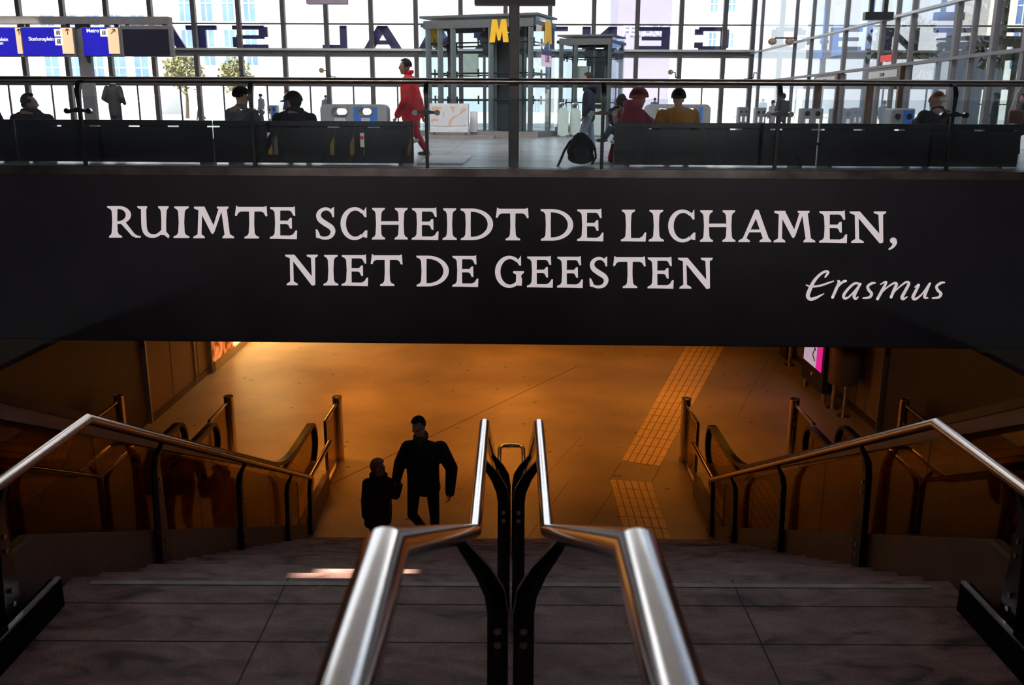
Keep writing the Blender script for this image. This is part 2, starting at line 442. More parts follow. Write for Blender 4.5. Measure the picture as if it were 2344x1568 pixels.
# roofs
XF = HALL
struct('ceiling_lower', MB().box((-9.5, 12.78, -3.28), (9.5, 27.2, -3.15)), CEIL)
mb = MB(); mb.box((-27, 12.78, HZ-0.25), (11.0, 41.6, HZ))
struct('floor_hall', mb, FLOORH)
XF = ID
CZ = 9.5; RZ = 19.0
step = at_z(730, 1308, MZ-RISE*1.0)
hole = step + SUN_DIR*((CZ-step.z)/SUN_DIR.z)  # roof opening placed so the sun throws a patch on the step
hx0, hx1, hy0, hy1 = hole.x-0.26, hole.x+0.5, hole.y-0.30, hole.y+0.30
mb = MB(); mb.box((-13, -12, CZ), (hx0, 13.5, CZ+.3)); mb.box((hx1, -12, CZ), (13, 13.5, CZ+.3)); mb.box((hx0, -12, CZ), (hx1, hy0, CZ+.3)); mb.box((hx0, hy1, CZ), (hx1, 13.5, CZ+.3))
struct('ceiling_near', mb, CEIL)
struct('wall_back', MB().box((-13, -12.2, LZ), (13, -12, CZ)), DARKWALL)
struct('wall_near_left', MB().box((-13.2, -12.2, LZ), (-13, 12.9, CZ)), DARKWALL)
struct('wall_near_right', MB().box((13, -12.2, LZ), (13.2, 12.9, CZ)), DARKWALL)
XF = HALL
mb = MB(); mb.box((-27.2, 13.3, RZ), (11.2, 42, RZ+.4)); mb.box((-27, 13.2, CZ), (12, 13.4, RZ))
struct('ceiling_hall', mb, HCEIL)
mb = MB(); mb.box((-27.2, 12.7, HZ), (-27, 42, RZ)); mb.box((-27, 12.7, HZ), (-9.3, 12.9, CZ+0.2))
struct('wall_hall_left', mb, DARKWALL)
struct('wall_hall_right', MB().box((10.9, 12.7, HZ), (13, 14.5, CZ+.2)), DARKWALL)

# ================================================================= quote panel with lettering
PY = 12.6
def panel_pt(x, y): return at_y(x, y, PY-0.006)
ptop, pbot = at_y(1172, 405, PY).z, at_y(1172, 786, PY).z
panel = MB().box((-9.3, PY, pbot), (9.3, PY+0.14, ptop)).build('quote_panel', PANELB, None, smooth=False,
    label='wide black banner panel above the stairs with a white quotation', category='panel')
def cat_rom(P, Wd, k=6):
    out, ow = [], []
    n = len(P)
    for i in range(n-1):
        p0 = P[max(0,i-1)]; p1 = P[i]; p2 = P[i+1]; p3 = P[min(n-1,i+2)]
        for j in range(k):
            t = j/k
            def f(a, b, c, d): return 0.5*((2*b)+(-a+c)*t+(2*a-5*b+4*c-d)*t*t+(-a+3*b-3*c+d)*t**3)
            out.append((f(p0[0],p1[0],p2[0],p3[0]), f(p0[1],p1[1],p2[1],p3[1]))); ow.append(Wd[i]*(1-t)+Wd[i+1]*t)
    out.append(P[-1]); ow.append(Wd[-1])
    return out, ow
def stroke(P, Wd):
    """a brush stroke as a list of quads"""
    if not isinstance(Wd, (list, tuple)): Wd = [Wd]*len(P)
    C, w = cat_rom(P, Wd); L, R = [], []
    for i in range(len(C)):
        a = C[max(0,i-1)]; b = C[min(len(C)-1,i+1)]
        dx, dy = b[0]-a[0], b[1]-a[1]; l = math.hypot(dx, dy) or 1
        nx, ny = -dy/l*w[i]/2, dx/l*w[i]/2
        L.append((C[i][0]+nx, C[i][1]+ny)); R.append((C[i][0]-nx, C[i][1]-ny))
    out = [[L[i], R[i], R[i+1], L[i+1]] for i in range(len(C)-1)]
    for c, ww in ((C[0], w[0]), (C[-1], w[-1])):
        out.append([(c[0]+ww/2*math.cos(2*math.pi*k/10), c[1]+ww/2*math.sin(2*math.pi*k/10)) for k in range(10)])
    return out
def stem(x, w, l0, r0, l1, r1, y0=0, y1=283):
    L, R = x-w/2, x+w/2
    def side(X, sg, e0, e1):
        pts = [(X+sg*e0, y0), (X+sg*(e0-2 if e0 else 0), y0+15)]
        if e0: pts += [(X+sg*e0*0.35, y0+27), (X+sg*3, y0+48)]
        pts += [(X-sg*1.5, (y0+y1)/2)]
        if e1: pts += [(X+sg*3, y1-48), (X+sg*e1*0.35, y1-27)]
        pts += [(X+sg*(e1-2 if e1 else 0), y1-15), (X+sg*e1, y1)]
        return pts
    return side(L, -1, l0, l1) + side(R, 1, r0, r1)[::-1]
def ring(cx, cy, ax, ay, bx, by, a0, a1, ccx=0, n=22):
    out = []
    for i in range(n):
        q = []
        for t in (i, i+1):
            a = math.radians(a0+(a1-a0)*t/n)
            q.append(((cx+ax*math.cos(a), cy+ay*math.sin(a)), (cx+ccx+bx*math.cos(a), cy+by*math.sin(a))))
        out.append([q[0][0], q[1][0], q[1][1], q[0][1]])
    return out
def rect(x0, y0, x1, y1): return [(x0,y0),(x1,y0),(x1,y1),(x0,y1)]
C_ = ring(128, 140, 126, 148, 84, 118, 50, 308, 6) + [[(200,248),(212,258),(232,290),(234,198),(218,198),(196,232)], [(196,48),(206,20),(240,12),(242,80),(226,80)]]
GL = {
 'R': (305, [stem(72,46,28,42,45,0), rect(80,257,106,283), rect(80,122,106,147), [(118,135),(166,140),(248,34),(275,17),(305,14),(303,0),(262,-1),(228,14)]] + ring(105,202.5,112,80.5,66,54,90,-90)),
 'U': (295, [[(0,283),(92,283),(90,267),(82,255),(37,255),(10,267)], stem(240,44,0,0,28,22,25,283), [(222,55),(262,55),(292,18),(283,-4),(256,16)]] + stroke([(60,262),(62,150),(68,80),(92,34),(135,16),(185,25),(236,68)], [45,46,45,40,32,28,24])),
 'I': (130, [stem(65,46,42,42,36,36)]),
 'M': (370, [[(40,20),(74,20),(80,262),(48,258)], [(0,0),(105,0),(102,15),(76,34),(40,34),(5,15)], [(8,283),(105,283),(100,262),(50,250),(8,267)], [(52,262),(104,276),(192,96),(177,38),(164,44)], [(164,50),(177,38),(192,60),(264,268),(226,256)], [(252,258),(300,264),(330,25),(284,25)], [(212,283),(318,283),(314,267),(294,254),(245,254),(216,267)], [(262,0),(369,0),(364,15),(332,34),(284,34),(266,15)]]),
 'T': (292, [[(14,296),(30,283),(262,283),(284,292),(291,200),(278,198),(260,230),(238,242),(54,242),(32,230),(17,202),(2,204)], stem(152,46,42,42,0,0,0,250)]),
 'E': (240, [stem(68,46,46,0,44,0), [(60,283),(205,283),(220,291),(224,205),(210,205),(188,246),(170,253),(60,253)], [(80,162),(158,162),(178,186),(193,186),(195,90),(180,90),(162,126),(145,132),(80,132)], [(60,0),(238,-4),(241,74),(228,74),(206,40),(180,28),(90,29),(60,60)]]),
 'S': (190, [[(142,262),(152,276),(172,288),(172,194),(156,200)], [(8,86),(22,86),(44,45),(40,6),(12,14)]] + stroke([(158,232),(130,262),(92,270),(52,252),(33,215),(48,174),(95,138),(146,104),(163,66),(142,24),(98,8),(55,14),(24,38)], [20,24,28,34,42,46,48,47,42,34,26,24,20])),
 'C': (242, C_),
 'G': (258, C_ + [[(186,14),(234,12),(236,112),(258,130),(258,146),(164,146),(162,131),(190,114)]]),
 'H': (327, [stem(62,46,36,36,34,34), stem(265,46,36,36,34,34), rect(62,132,265,163)]),
 'D': (285, [stem(62,46,44,0,46,0), rect(70,255,98,283), rect(70,0,98,29)] + ring(95,141.5,190,141.5,142,113,90,-90)),
 'L': (225, [stem(68,46,44,0,36,36), [(60,0),(220,-3),(226,78),(212,78),(192,42),(165,28),(85,28),(60,60)]]),
 'A': (295, [[(36,22),(66,22),(176,250),(160,294),(148,284)], [(160,294),(182,286),(274,24),(222,24),(150,232)], rect(84,88,216,112), [(0,0),(105,0),(100,15),(78,32),(36,32),(5,15)], [(188,0),(295,0),(290,15),(272,34),(222,34),(192,15)]]),
 'N': (325, [[(50,25),(82,25),(76,258),(46,258)], [(14,0),(122,0),(118,15),(84,34),(48,34),(18,15)], [(0,283),(88,283),(74,252),(42,252),(5,267)], [(46,262),(88,283),(272,60),(284,4),(256,-4)], [(246,256),(284,258),(286,6),(270,-4),(256,40)], [(205,283),(312,283),(307,267),(285,253),(245,253),(208,267)]]),
 ',': (75, [[(42+30*math.cos(2*math.pi*k/14), 22+28*math.sin(2*math.pi*k/14)) for k in range(14)]] + stroke([(52,28),(58,2),(38,-32),(6,-56)], [36,34,24,14])),
}
z1 = lambda v: 230+v/3.907
z2 = lambda v: 700+v/3.907
z3 = lambda v: 1220+v/3.907
z4 = lambda v: 1640+v/3.907
LINE1 = [('R',z1(55),z1(360)),('U',z1(325),z1(620)),('I',z1(652),z1(795)),('M',z1(828),z1(1197)),('T',z1(1200),z1(1492)),('E',z1(1515),z1(1757)),
 ('S',z2(80),z2(270)),('C',z2(308),z2(550)),('H',z2(588),z2(915)),('E',z2(948),z2(1186)),('I',z2(1222),z2(1351)),('D',z2(1390),z2(1675)),('T',z2(1697),z2(1994)),
 ('D',z3(75),z3(360)),('E',z3(395),z3(630)),('L',z3(785),z3(1012)),('I',z3(1035),z3(1172)),('C',z3(1207),z3(1453)),('H',z3(1490),z3(1814)),('A',z3(1836),z3(2133)),
 ('M',z4(510),z4(887)),('E',z4(920),z4(1168)),('N',z4(1190),z4(1533)),(',',z4(1540),z4(1615))]
LINE2 = [('N',z1(1650),z1(1957)),('I',z2(157),z2(291)),('E',z2(320),z2(556)),('T',z2(578),z2(866)),('D',z2(995),z2(1279)),('E',z2(1310),z2(1542)),('G',z2(1690),z2(1950)),
 ('E',z2(1978),z2(2210)),('E',z3(216),z3(446)),('S',z3(497),z3(681)),('T',z3(715),z3(1009)),('E',z3(1025),z3(1257)),('N',z3(1295),z3(1622))]
def line_mesh(items, b0, b1, c0, c1, where):
    for ch, x0, x1 in items:
        mb = MB()
        w, polys = GL[ch]
        by = b0[1]+(b1[1]-b0[1])*((x0+x1)/2-b0[0])/(b1[0]-b0[0])
        cap = c0+(c1-c0)*((x0+x1)/2-b0[0])/(b1[0]-b0[0])
        for k, pl in enumerate(polys):
            mb.prism([panel_pt(x0+(x1-x0)*px/w, by-py*cap/283) + Vector((0, -0.00002*k, 0)) for px, py in pl], (0, 0.006, 0))
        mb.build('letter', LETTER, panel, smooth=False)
line_mesh(LINE1, (270,543.8), (1990,556), 72.3, 72, 'first line RUIMTE SCHEIDT DE LICHAMEN')
line_mesh(LINE2, (690,653), (1610,660.8), 70, 70.5, 'second line NIET DE GEESTEN')
ER = [([(972,760),(990,735),(1000,714),(972,710),(925,738),(872,798),(832,880),(818,930),(842,957),(890,945),(935,922),(962,908)], [12,20,20,20,22,28,34,34,30,24,14,6]),
 ([(804,830),(850,845),(930,835),(1000,812),(1048,795)], [10,16,18,16,9]),
 ([(1085,795),(1098,802),(1070,870),(1038,942)], [12,22,26,24]), ([(1068,872),(1108,822),(1140,798),(1158,795)], [10,18,22,20]),
 ([(1288,824),(1240,815),(1185,858),(1140,918),(1145,948),(1180,940),(1235,885),(1285,822)], [18,20,22,26,24,16,12,14]), ([(1290,818),(1258,870),(1232,930),(1246,954),(1268,936)], [16,26,28,20,8]),
 ([(1420,812),(1390,815),(1354,842),(1362,874),(1388,908),(1368,940),(1312,948)], [12,22,22,26,26,22,12]),
 ([(1468,824),(1520,802),(1482,880),(1440,956)], [8,18,26,24]), ([(1470,905),(1530,850),(1588,814),(1612,822),(1590,872),(1562,940)], [10,12,18,24,26,24]), ([(1578,905),(1640,845),(1698,804),(1722,818),(1690,882),(1660,940),(1672,956),(1706,936)], [10,12,18,24,26,28,20,8]),
 ([(1775,850),(1812,826),(1780,890),(1758,940),(1780,956),(1840,910),(1905,818)], [8,18,26,28,22,12,14]), ([(1912,814),(1880,880),(1862,938),(1892,946)], [14,26,26,10]),
 ([(2040,808),(2008,812),(1970,842),(1980,876),(2008,908),(1988,940),(1932,948)], [12,22,22,26,26,22,12])]
for word in ((0,1),(2,3),(4,5),(6,),(7,8,9),(10,11),(12,)):
  mb = MB()
  for k in word:
    P, wd = ER[k]
    for j, q in enumerate(stroke(P, wd)):
        mb.prism([panel_pt(1640+x/3.907, 440+y/3.907) + Vector((0, -0.00002*(k%6), 0)) for x, y in q], (0, 0.006, 0))
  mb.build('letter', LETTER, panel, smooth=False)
MB().box((-9.3, PY-0.012, pbot-0.012), (9.3, PY+0.15, pbot)).build('edge_strip', BLACK, panel)

# ================================================================= balustrade above the panel
bx = [at_y(p, 385, PY+.05).x for p in (195, 583, 978, 1377, 1774, 2168)]
sp = (bx[-1]-bx[0])/5
bx = [bx[0]-sp] + bx + [bx[-1]+sp]
zg0 = at_y(1172, 386, PY+.05).z; zg1 = at_y(1172, 225, PY+.05).z; zr = at_y(1172, 186.5, PY+.2).z; zc = at_y(1172, 258, PY).z
TRIMSTEEL = mat('mottled_steel', (0.30, 0.26, 0.25), 0.22, 0.9, 0.45, 3)  # steel with uneven random tone
struct('trim_1', MB().box((-9.3, PY-0.03, ptop), (9.3, PY+.3, zg0)), TRIMSTEEL, smooth=False)
bal = thing('glass_balustrade', 'glass balustrade with steel top rail along the hall edge above the quotation', 'balustrade', (0, PY+.05, zg0))
mb = MB().tube([(-9.5, PY+.2, zr), (9.5, PY+.2, zr)], 0.043, 20)
mb.build('top_rail', STEEL, bal)
for x in bx:
    mb = MB()
    mb.tube([(x, PY+.08, zg0-.02), (x, PY+.08, zc), (x, PY+.075, zg1-.02), (x, PY+.08, zg1+.08), (x, PY+.13, zg1+.17), (x, PY+.2, zr-.01)], [1.0, 1.0, 1.25, 1.5, 1.35, 1.1], flat=(0.045, 0.045))
    post = mb.build('post', BLACK, bal)
    mb = MB()
    mb.tube([(x-.15, PY+.02, zc-.005), (x-.06, PY+.03, zc), (x, PY+.04, zc+.012), (x+.06, PY+.03, zc), (x+.15, PY+.02, zc-.005)], [.6, .9, 1.4, .9, .6], flat=(0.05, 0.05))
    cl = mb.build('clamp', BLACK, bal)
    for s in (-1, 1):
        MB().cyl((x+s*.15, PY+.0, zc-.005), (x+s*.15, PY+.06, zc-.005), .036).build('knob', CHROME, cl)
for a, b in zip(bx, bx[1:]):
    MB().box((a+.012, PY+.045, zg0), (b-.012, PY+.057, zg1)).build('glass_pane', DUSTY, bal, smooth=False)
mb = MB()

# ================================================================= sign gantry
SY = 19.0
def rectpx(mbx, x0, y0, x1, y1, Y, d):
    a = at_y(x0, y1, Y); b = at_y(x1, y0, Y); mbx.box((a.x, Y, a.z), (b.x, Y+d, b.z)); return mbx
SIGNB = mat('sign_blue', (0.015, 0.012, 0.33), 0.25, 0, 0.2, 1.2, emit=0.55, ecol=(0.02, 0.018, 0.42))
SIGNW = mat('sign_white', (0.8, 0.78, 0.75), 0.5, 0, 0.03, 4, emit=0.75, ecol=(0.95, 0.93, 0.9))
SIGNO = mat('sign_orange_strip', (0.75, 0.5, 0.3), 0.4, 0, 0.08, 2, emit=0.55, ecol=(0.95, 0.62, 0.38))
SCREEN = mat('dark_screen', (0.018, 0.018, 0.03), 0.2, 0, 0.1, 2)
gant = thing('sign_frame', 'grey sign frame on a post carrying blue direction signs over the seats', 'sign', at_y(181, 277, SY).to_tuple()[:2] + (HZ,))
mb = MB(); rectpx(mb, -330, 38, 385, 53, SY+.02, .2); mb.build('beam', GREYP, gant)
mb = MB(); a = at_y(166, 60, SY); b = at_y(195, 60, SY); mb.box((a.x+.01, SY+.08, HZ), (b.x, SY+.2, at_y(180, 45, SY).z)); mb.build('post', GREYP, gant)
for q in (46, 58, 150, 197, 262, 287, 372): rectpx(MB(), q, 53, q+7, 65, SY+.1, .05).build('hanger', GREYP, gant)
UX, UZ_ = Vector((1,0,0)), Vector((0,0,1))
def sign(x0, x1, strip, lines, icons, arrow):
    c = thing_part = rectpx(MB(), x0-2, 62, x1+3, 129, SY, .12).build('sign_board', GREYP, gant, smooth=False)
    rectpx(MB(), x0, 64, strip, 127.5, SY-.01, .012).build('blue_face', SIGNB, c, smooth=False)
    rectpx(MB(), strip+1, 64, x1-1, 123, SY-.012, .014).build('arrow_strip', SIGNO, c, smooth=False)
    mb = MB()
    for t, x, y, al in lines:
        p = at_y(x, y, SY-.013); mb.text(t, .10, p, UX, UZ_, al, depth=.003, bold=.0015)
    if lines: mb.build('lettering', SIGNW, c, smooth=False)
    for (ix, iy) in icons:
        k = rectpx(MB(), ix-8, iy-8.5, ix+8, iy+8.5, SY-.014, .004).build('pictogram', SIGNW, c, smooth=False)
        m2 = MB(); rectpx(m2, ix-3.5, iy-3, ix-1.5, iy+5, SY-.018, .004); rectpx(m2, ix+1, iy-3, ix+3, iy+5, SY-.018, .004); rectpx(m2, ix-4.5, iy-5, ix+4, iy-3.4, SY-.018, .004)
        m2.build('symbol', BLACK, k, smooth=False)
    mb = MB(); q = at_y((strip+x1)/2, 71, SY-.016); s = .045
    dx, dz = arrow; d = Vector((dx,0,dz)).normalized(); n = Vector((-d.z,0,d.x))
    mb.tube([q-d*s*1.6, q+d*s], .008, 6); mb.tube([q+d*s, q+d*s-d*s*.9+n*s*.9], .008, 6); mb.tube([q+d*s, q+d*s-d*s*.9-n*s*.9], .008, 6)
    mb.build('arrow', BLACK, c)
sign(-90, 46, 40, [('Stationsplein', 19, 94, 'RIGHT'), ('an', 8, 102, 'RIGHT')], [], (0, 1))
sign(56, 165, 143, [('Stationsplein', 124, 93, 'RIGHT')], [(133, 75), (135, 95)], (0, 1))
sign(193, 270, 249, [('Metro', 227, 74, 'RIGHT')], [(238, 75)], (1, 1))
c = rectpx(MB(), 280, 58, 391, 129, SY, .12).build('sign_board', GREYP, gant, smooth=False)
rectpx(MB(), 285, 67, 384, 127, SY-.012, .014).build('screen', SCREEN, c, smooth=False)
# overhead boards at the picture's top edge
UPB = mat('grey_violet_board', (0.15, 0.12, 0.15), 0.5, 0, 0.08, 3)
colm = thing('sign_column', 'slim grey column beside the lift carrying a board at its top', 'column', (at_y(1176, 380, 12.98).x, 12.98, HZ))
mb = MB(); cx = at_y(1176, 300, 12.98).x; mb.box((cx-.07, 12.9, HZ), (cx+.07, 13.06, 2.05)); mb.build('post', mat('column_grey', (0.14, 0.12, 0.125), .45, 0.2), colm, bevel=.01)
mb = MB(); a = at_y(1087, 12, 12.98); b = at_y(1271, 12, 12.98); mb.box((a.x, 12.88, a.z), (b.x, 13.08, a.z+.32)); mb.build('board', UPB, colm)
hb = thing('hanging_board', 'dark violet board hanging from the roof left of the red jacket', 'board', at_y(749, 10, 24).to_tuple())
hb['label'] = 'small dark violet board hanging over a window bar near the letter S'
mb = MB(); a = at_y(703, 9, 24); b = at_y(795, 9, 24); mb.box((a.x, 23.9, a.z), (b.x, 24.15, a.z+.45)); mb.build('board', UPB, hb)
for q in (a.x+.2, b.x-.2): MB().cyl((q, 24, a.z+.4), (q, 24, RZ), .02, n=6).build('hanger', MULL, hb)

# ================================================================= glass facade, side glass wall
FY = 41.0
mpx = [-48, 52, 151, 250, 350, 448, 550, 651, 749, 851, 953, 1055, 1157, 1258, 1358, 1457, 1557, 1657]
mx = [at_y(p, 100, FY).x for p in mpx]
d = (mx[-1]-mx[0])/(len(mx)-1)
mx = [mx[0]-d*k for k in range(4, 0, -1)] + mx
XR = at_y(1722, 100, FY).x
zz = lambda y: at_y(1172, y, FY).z
fr = MB()
for x in mx + [XR]: fr.box((x-.09, FY-.12, HZ), (x+.09, FY+.12, RZ))
xl = mx[0]-.5
fr.box((xl, FY-.05, zz(56)-.03), (XR, FY+.08, zz(56)+.03))
fr.box((xl, FY-.05, zz(124)-.045), (XR, FY+.3, zz(121)+.06))
fr.box((xl, FY-.05, zz(183)-.06), (XR, FY+.1, zz(183)+.05))
fr.box((xl, FY-.15, zz(200)), (XR, FY+.15, zz(192)))
for h in (7.2, 10, 12.8, 15.6): fr.box((xl, FY-.06, h-.05), (XR, FY+.08, h+.05))
for a, b in zip(mx, mx[1:]): fr.box(((a+b)/2+.1-.03, FY-.03, HZ), ((a+b)/2+.1+.03, FY+.03, zz(198)))
win = struct('window_1', fr, MULL)
gl = MB().box((xl, FY-.004, HZ), (XR, FY+.004, RZ)).build('window_glass', FACADEG, win, smooth=False)
sill = MB().box((xl, FY-.3, zz(118)), (XR, FY-.14, zz(113))).build('window_ledge', SILVER, win)
# right-hand side wall of glass
XS = XR
def yx(px, py=200): return at_x(px, py, XS).y
fr = MB()
for p in (1735, 1812, 1850, 1925, 2008, 2040, 2075, 2175, 2215, 2262, 2335, 2420):
    yy = yx(p); w = .035 if p in (1812, 1850, 2040, 2075, 2215) else .07
    fr.box((XS-.06, yy-w, HZ), (XS+.06, yy+w, RZ))
z2_ = at_x(2100, 144, XS).z; z3_ = at_x(1950, 65, XS).z
fr.box((XS-.1, 14.5, z2_-.035), (XS+.05, FY, z2_+.035))
for h in (10, 15): fr.box((XS-.06, 14.5, h-.05), (XS+.08, FY, h+.05))
win2 = struct('window_2', fr, mat('side_frame_grey', (0.16, 0.15, 0.16), .4, .3))
MB().box((XS-.1, 14.5, z3_-.03), (XS+.05, FY, z3_+.03)).build('window_rail', SILVER, win2)
MB().box((XS-.004, 14.5, HZ), (XS+.004, FY, RZ)).build('window_glass', SIDEG, win2, smooth=False)
# door portals in the side wall
for n, (p0, p1) in enumerate(((1992, 2070), (1872, 1925))):
    ya, yb = yx(p0), yx(p1)
    mb = MB(); dz = z2_-.05
    mb.box((XS-.14, yb, dz-.3), (XS+.1, ya, dz)); mb.box((XS-.14, ya-.12, HZ), (XS+.1, ya, dz-.3)); mb.box((XS-.14, yb, HZ), (XS+.1, yb+.12, dz-.3))
    dr = struct('door_%d' % (n+1), mb, BRONZE)
    MB().box((XS-.15, yb+.2, dz-.24), (XS-.13, ya-.2, dz-.06)).build('door_header', SILVER, dr)
    MB().box((XS-.17, (ya+yb)/2-.12, dz-.2), (XS-.145, (ya+yb)/2+.12, dz-.12)).build('door_sensor', BLACK, dr)

# station letters standing on the ledge, seen from behind
NAVY = mat('navy_letter', (0.035, 0.03, 0.16), .4, 0, .1, 2)
zb, zt = zz(112), zz(58)
LH = zt-zb
def blk(ch, x0, x1):
    """block letters, already mirrored, in a 0..1 box; list of polygons"""
    t = .24
    return {
     'T': [rect(0,.8,1,1), rect(.36,0,.64,.8)],
     'S': [rect(0,.82,.9,1), rect(.75,.5,1,.94), rect(.1,.42,.9,.58), rect(0,.06,.25,.5), rect(.1,0,1,.18)],
     'L': [rect(.72,0,1,1), rect(0,0,.72,.18)],
     'A': [[(0,0),(.27,0),(.63,1),(.37,1)], [(1,0),(.73,0),(.37,1),(.63,1)], rect(.22,.2,.78,.38)],
     'R': [rect(.75,0,1,1), rect(.1,.82,.75,1), rect(0,.5,.25,.92), rect(.1,.4,.75,.56), [(0,0),(.28,0),(.6,.42),(.34,.42)]],
     'N': [rect(.76,0,1,1), rect(0,0,.24,1), [(.0,.0),(.24,.0),(1,1),(.76,1)]],
     'E': [rect(.74,0,1,1), rect(0,.82,.74,1), rect(.1,.42,.74,.58), rect(0,0,.74,.18)],
     'C': [rect(.12,.82,.88,1), rect(.12,0,.88,.18), rect(.76,.1,1,.9), rect(0,.1,.25,.34), rect(0,.66,.25,.9)],
     'O': [rect(.12,.82,.88,1), rect(.12,0,.88,.18), rect(.76,.1,1,.9), rect(0,.1,.25,.9)],
     'I': [rect(.3,0,.7,1)],
    }[ch]
WHERE = {'I':'far end', 'x':''}
for ch, a, b, lab in (('A', 345, 425, 'behind the dark screen'), ('T', 427, 497, 'just past the dark screen'), ('S', 533, 613, 'below a hanging board'), ('L', 738, 794, 'on the ledge by a window bar'), ('A', 832, 920, 'on the ledge over the red jacket'),
                   ('A', 957, 1040, 'half behind the glass lift'), ('R', 1085, 1155, 'seen through the tall lift'), ('T', 1215, 1300, 'between the two lifts'), ('N', 1333, 1412, 'above the low lift'), ('E', 1462, 1533, 'beside the low lift'), ('C', 1590, 1668, 'nearest the corner of the glass hall')):
    X0, X1 = at_y(a, 85, FY+.5).x, at_y(b, 85, FY+.5).x
    mb = MB()
    for pl in blk(ch, X0, X1): mb.prism([(X0+(X1-X0)*u, FY+.45, zb+LH*v) for u, v in pl], (0, .15, 0))
    o = mb.build('station_letter', NAVY, None, smooth=False, label='mirrored navy letter %s %s' % (ch, lab), category='letter', group='station name letters on the ledge')
    for u in (.2, .8): MB().box((X0+(X1-X0)*u-.04, FY+.42, zz(119)-.05), (X0+(X1-X0)*u+.04, FY+.6, zb+.01)).build('foot', MULL, o)
struct('trim_6', MB().box((xl, FY+.3, zz(119)-.2), (XR, FY+.8, zz(119)-.04)), SILVER)
# ---------------------------------------------------------------- outside
PAVE = mat('pale_paving', (0.62, 0.6, 0.58), .8, 0, .06, .5)
struct('pavement', MB().box((-140, 41.3, HZ-.4), (140, 320, HZ-.02)), PAVE)
struct('pavement_side', MB().box((11.2, 13.5, HZ-.4), (140, 41.3, HZ-.02)), PAVE)
BW = mat('white_render_wall', (0.8, 0.8, 0.8), .8, 0, .03, .2)
BBL = mat('pale_blue_wall', (0.2, 0.2, 0.32), .7, 0, .06, .2)
BGR = mat('grey_stone_wall', (0.55, 0.52, 0.5), .8, 0, .06, .2)
WINM = mat('window_blue', (0.12, 0.22, 0.52), .15, 0, .3, .3)
def building(label, px0, px1, Y, ztop, m, cols, rows, z0=1.0, fz=.62, fx=.6, depth=12):
    x0, x1 = at_y(px0, 100, Y).x, at_y(px1, 100, Y).x
    t = thing('office_building', label, 'building', ((x0+x1)/2, Y, HZ))
    MB().box((x0, Y, HZ-.02), (x1, Y+depth, ztop)).build('wall', m, t)
    MB().box((x0-.2, Y-.2, ztop), (x1+.2, Y+depth+.2, ztop+.5)).build('roof', m, t)
    cw, rh = (x1-x0)/cols, (ztop-z0)/rows
    for i in range(cols):
        for j in range(rows):
            a = (x0+cw*(i+(1-fx)/2), Y-.05, z0+rh*(j+(1-fz)/2)); b = (x0+cw*(i+(1+fx)/2), Y+.1, z0+rh*(j+(1+fz)/2))
            f = MB().box(a, b).build('window', WINM, t, smooth=False)
            if cols*rows <= 60:
                mbx = MB(); xm = (a[0]+b[0])/2; zm = (a[2]+b[2])/2
                mbx.box((xm-.06, Y-.09, a[2]), (xm+.06, Y-.04, b[2])); mbx.box((a[0], Y-.09, zm-.06), (b[0], Y-.04, zm+.06))
                mbx.build('glazing_bar', BW, f, smooth=False)
building('white office block with square blue windows beyond the sign frame', 88, 345, 120, 22, BW, 5, 4, 2.5)
building('white corner building with tall gridded windows behind the letters T and S', 405, 600, 100, 26, BW, 4, 5, 4, .8, .5)
building('low pale shop row with wide windows across the square', 180, 480, 150, 6.5, BGR, 7, 1, 1.0)
building('bluish tower with a dark sign field behind the letter E', 1412, 1535, 130, 40, BBL, 2, 2, 24, .5, .5)
building('tall white tower with red vertical banner behind the letter C', 1610, 1690, 110, 40, BW, 2, 9, 6, .4, .4)
MB().text('FEYENOORD STADIUM', 1.75, at_y(1425, 80, 129.8), UX, UZ_, depth=.05, bold=.02).build('lettering', mat('sign_white2', (.9,.9,.9), .5, emit=1.6, ecol=(1,1,1)), [o for o in bpy.data.objects if o.name.startswith('office_building')][3], smooth=False)
XF = HALL
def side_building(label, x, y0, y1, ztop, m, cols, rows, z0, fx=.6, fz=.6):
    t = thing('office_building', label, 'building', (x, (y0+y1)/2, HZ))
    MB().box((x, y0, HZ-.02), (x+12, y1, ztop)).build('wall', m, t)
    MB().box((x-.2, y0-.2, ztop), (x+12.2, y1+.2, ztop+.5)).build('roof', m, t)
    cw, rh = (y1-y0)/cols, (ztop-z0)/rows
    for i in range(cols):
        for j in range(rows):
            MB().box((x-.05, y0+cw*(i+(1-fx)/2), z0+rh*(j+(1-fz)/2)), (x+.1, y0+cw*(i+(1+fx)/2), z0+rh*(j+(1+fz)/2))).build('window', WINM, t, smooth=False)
side_building('tall grey blue office block close outside the side glass wall', 18, 22, 62, 30, mat('shaded_blue_wall', (.13,.15,.2), .6, 0, .08, .3), 9, 6, 2.2)  # shade put into the wall colour, so the side glass mirrors clearly
TRUNK = mat('bark', (0.09, 0.065, 0.045), .9); LEAF = mat('grey_green_leaves', (0.16, 0.17, 0.08), .8, 0, .35, 3)
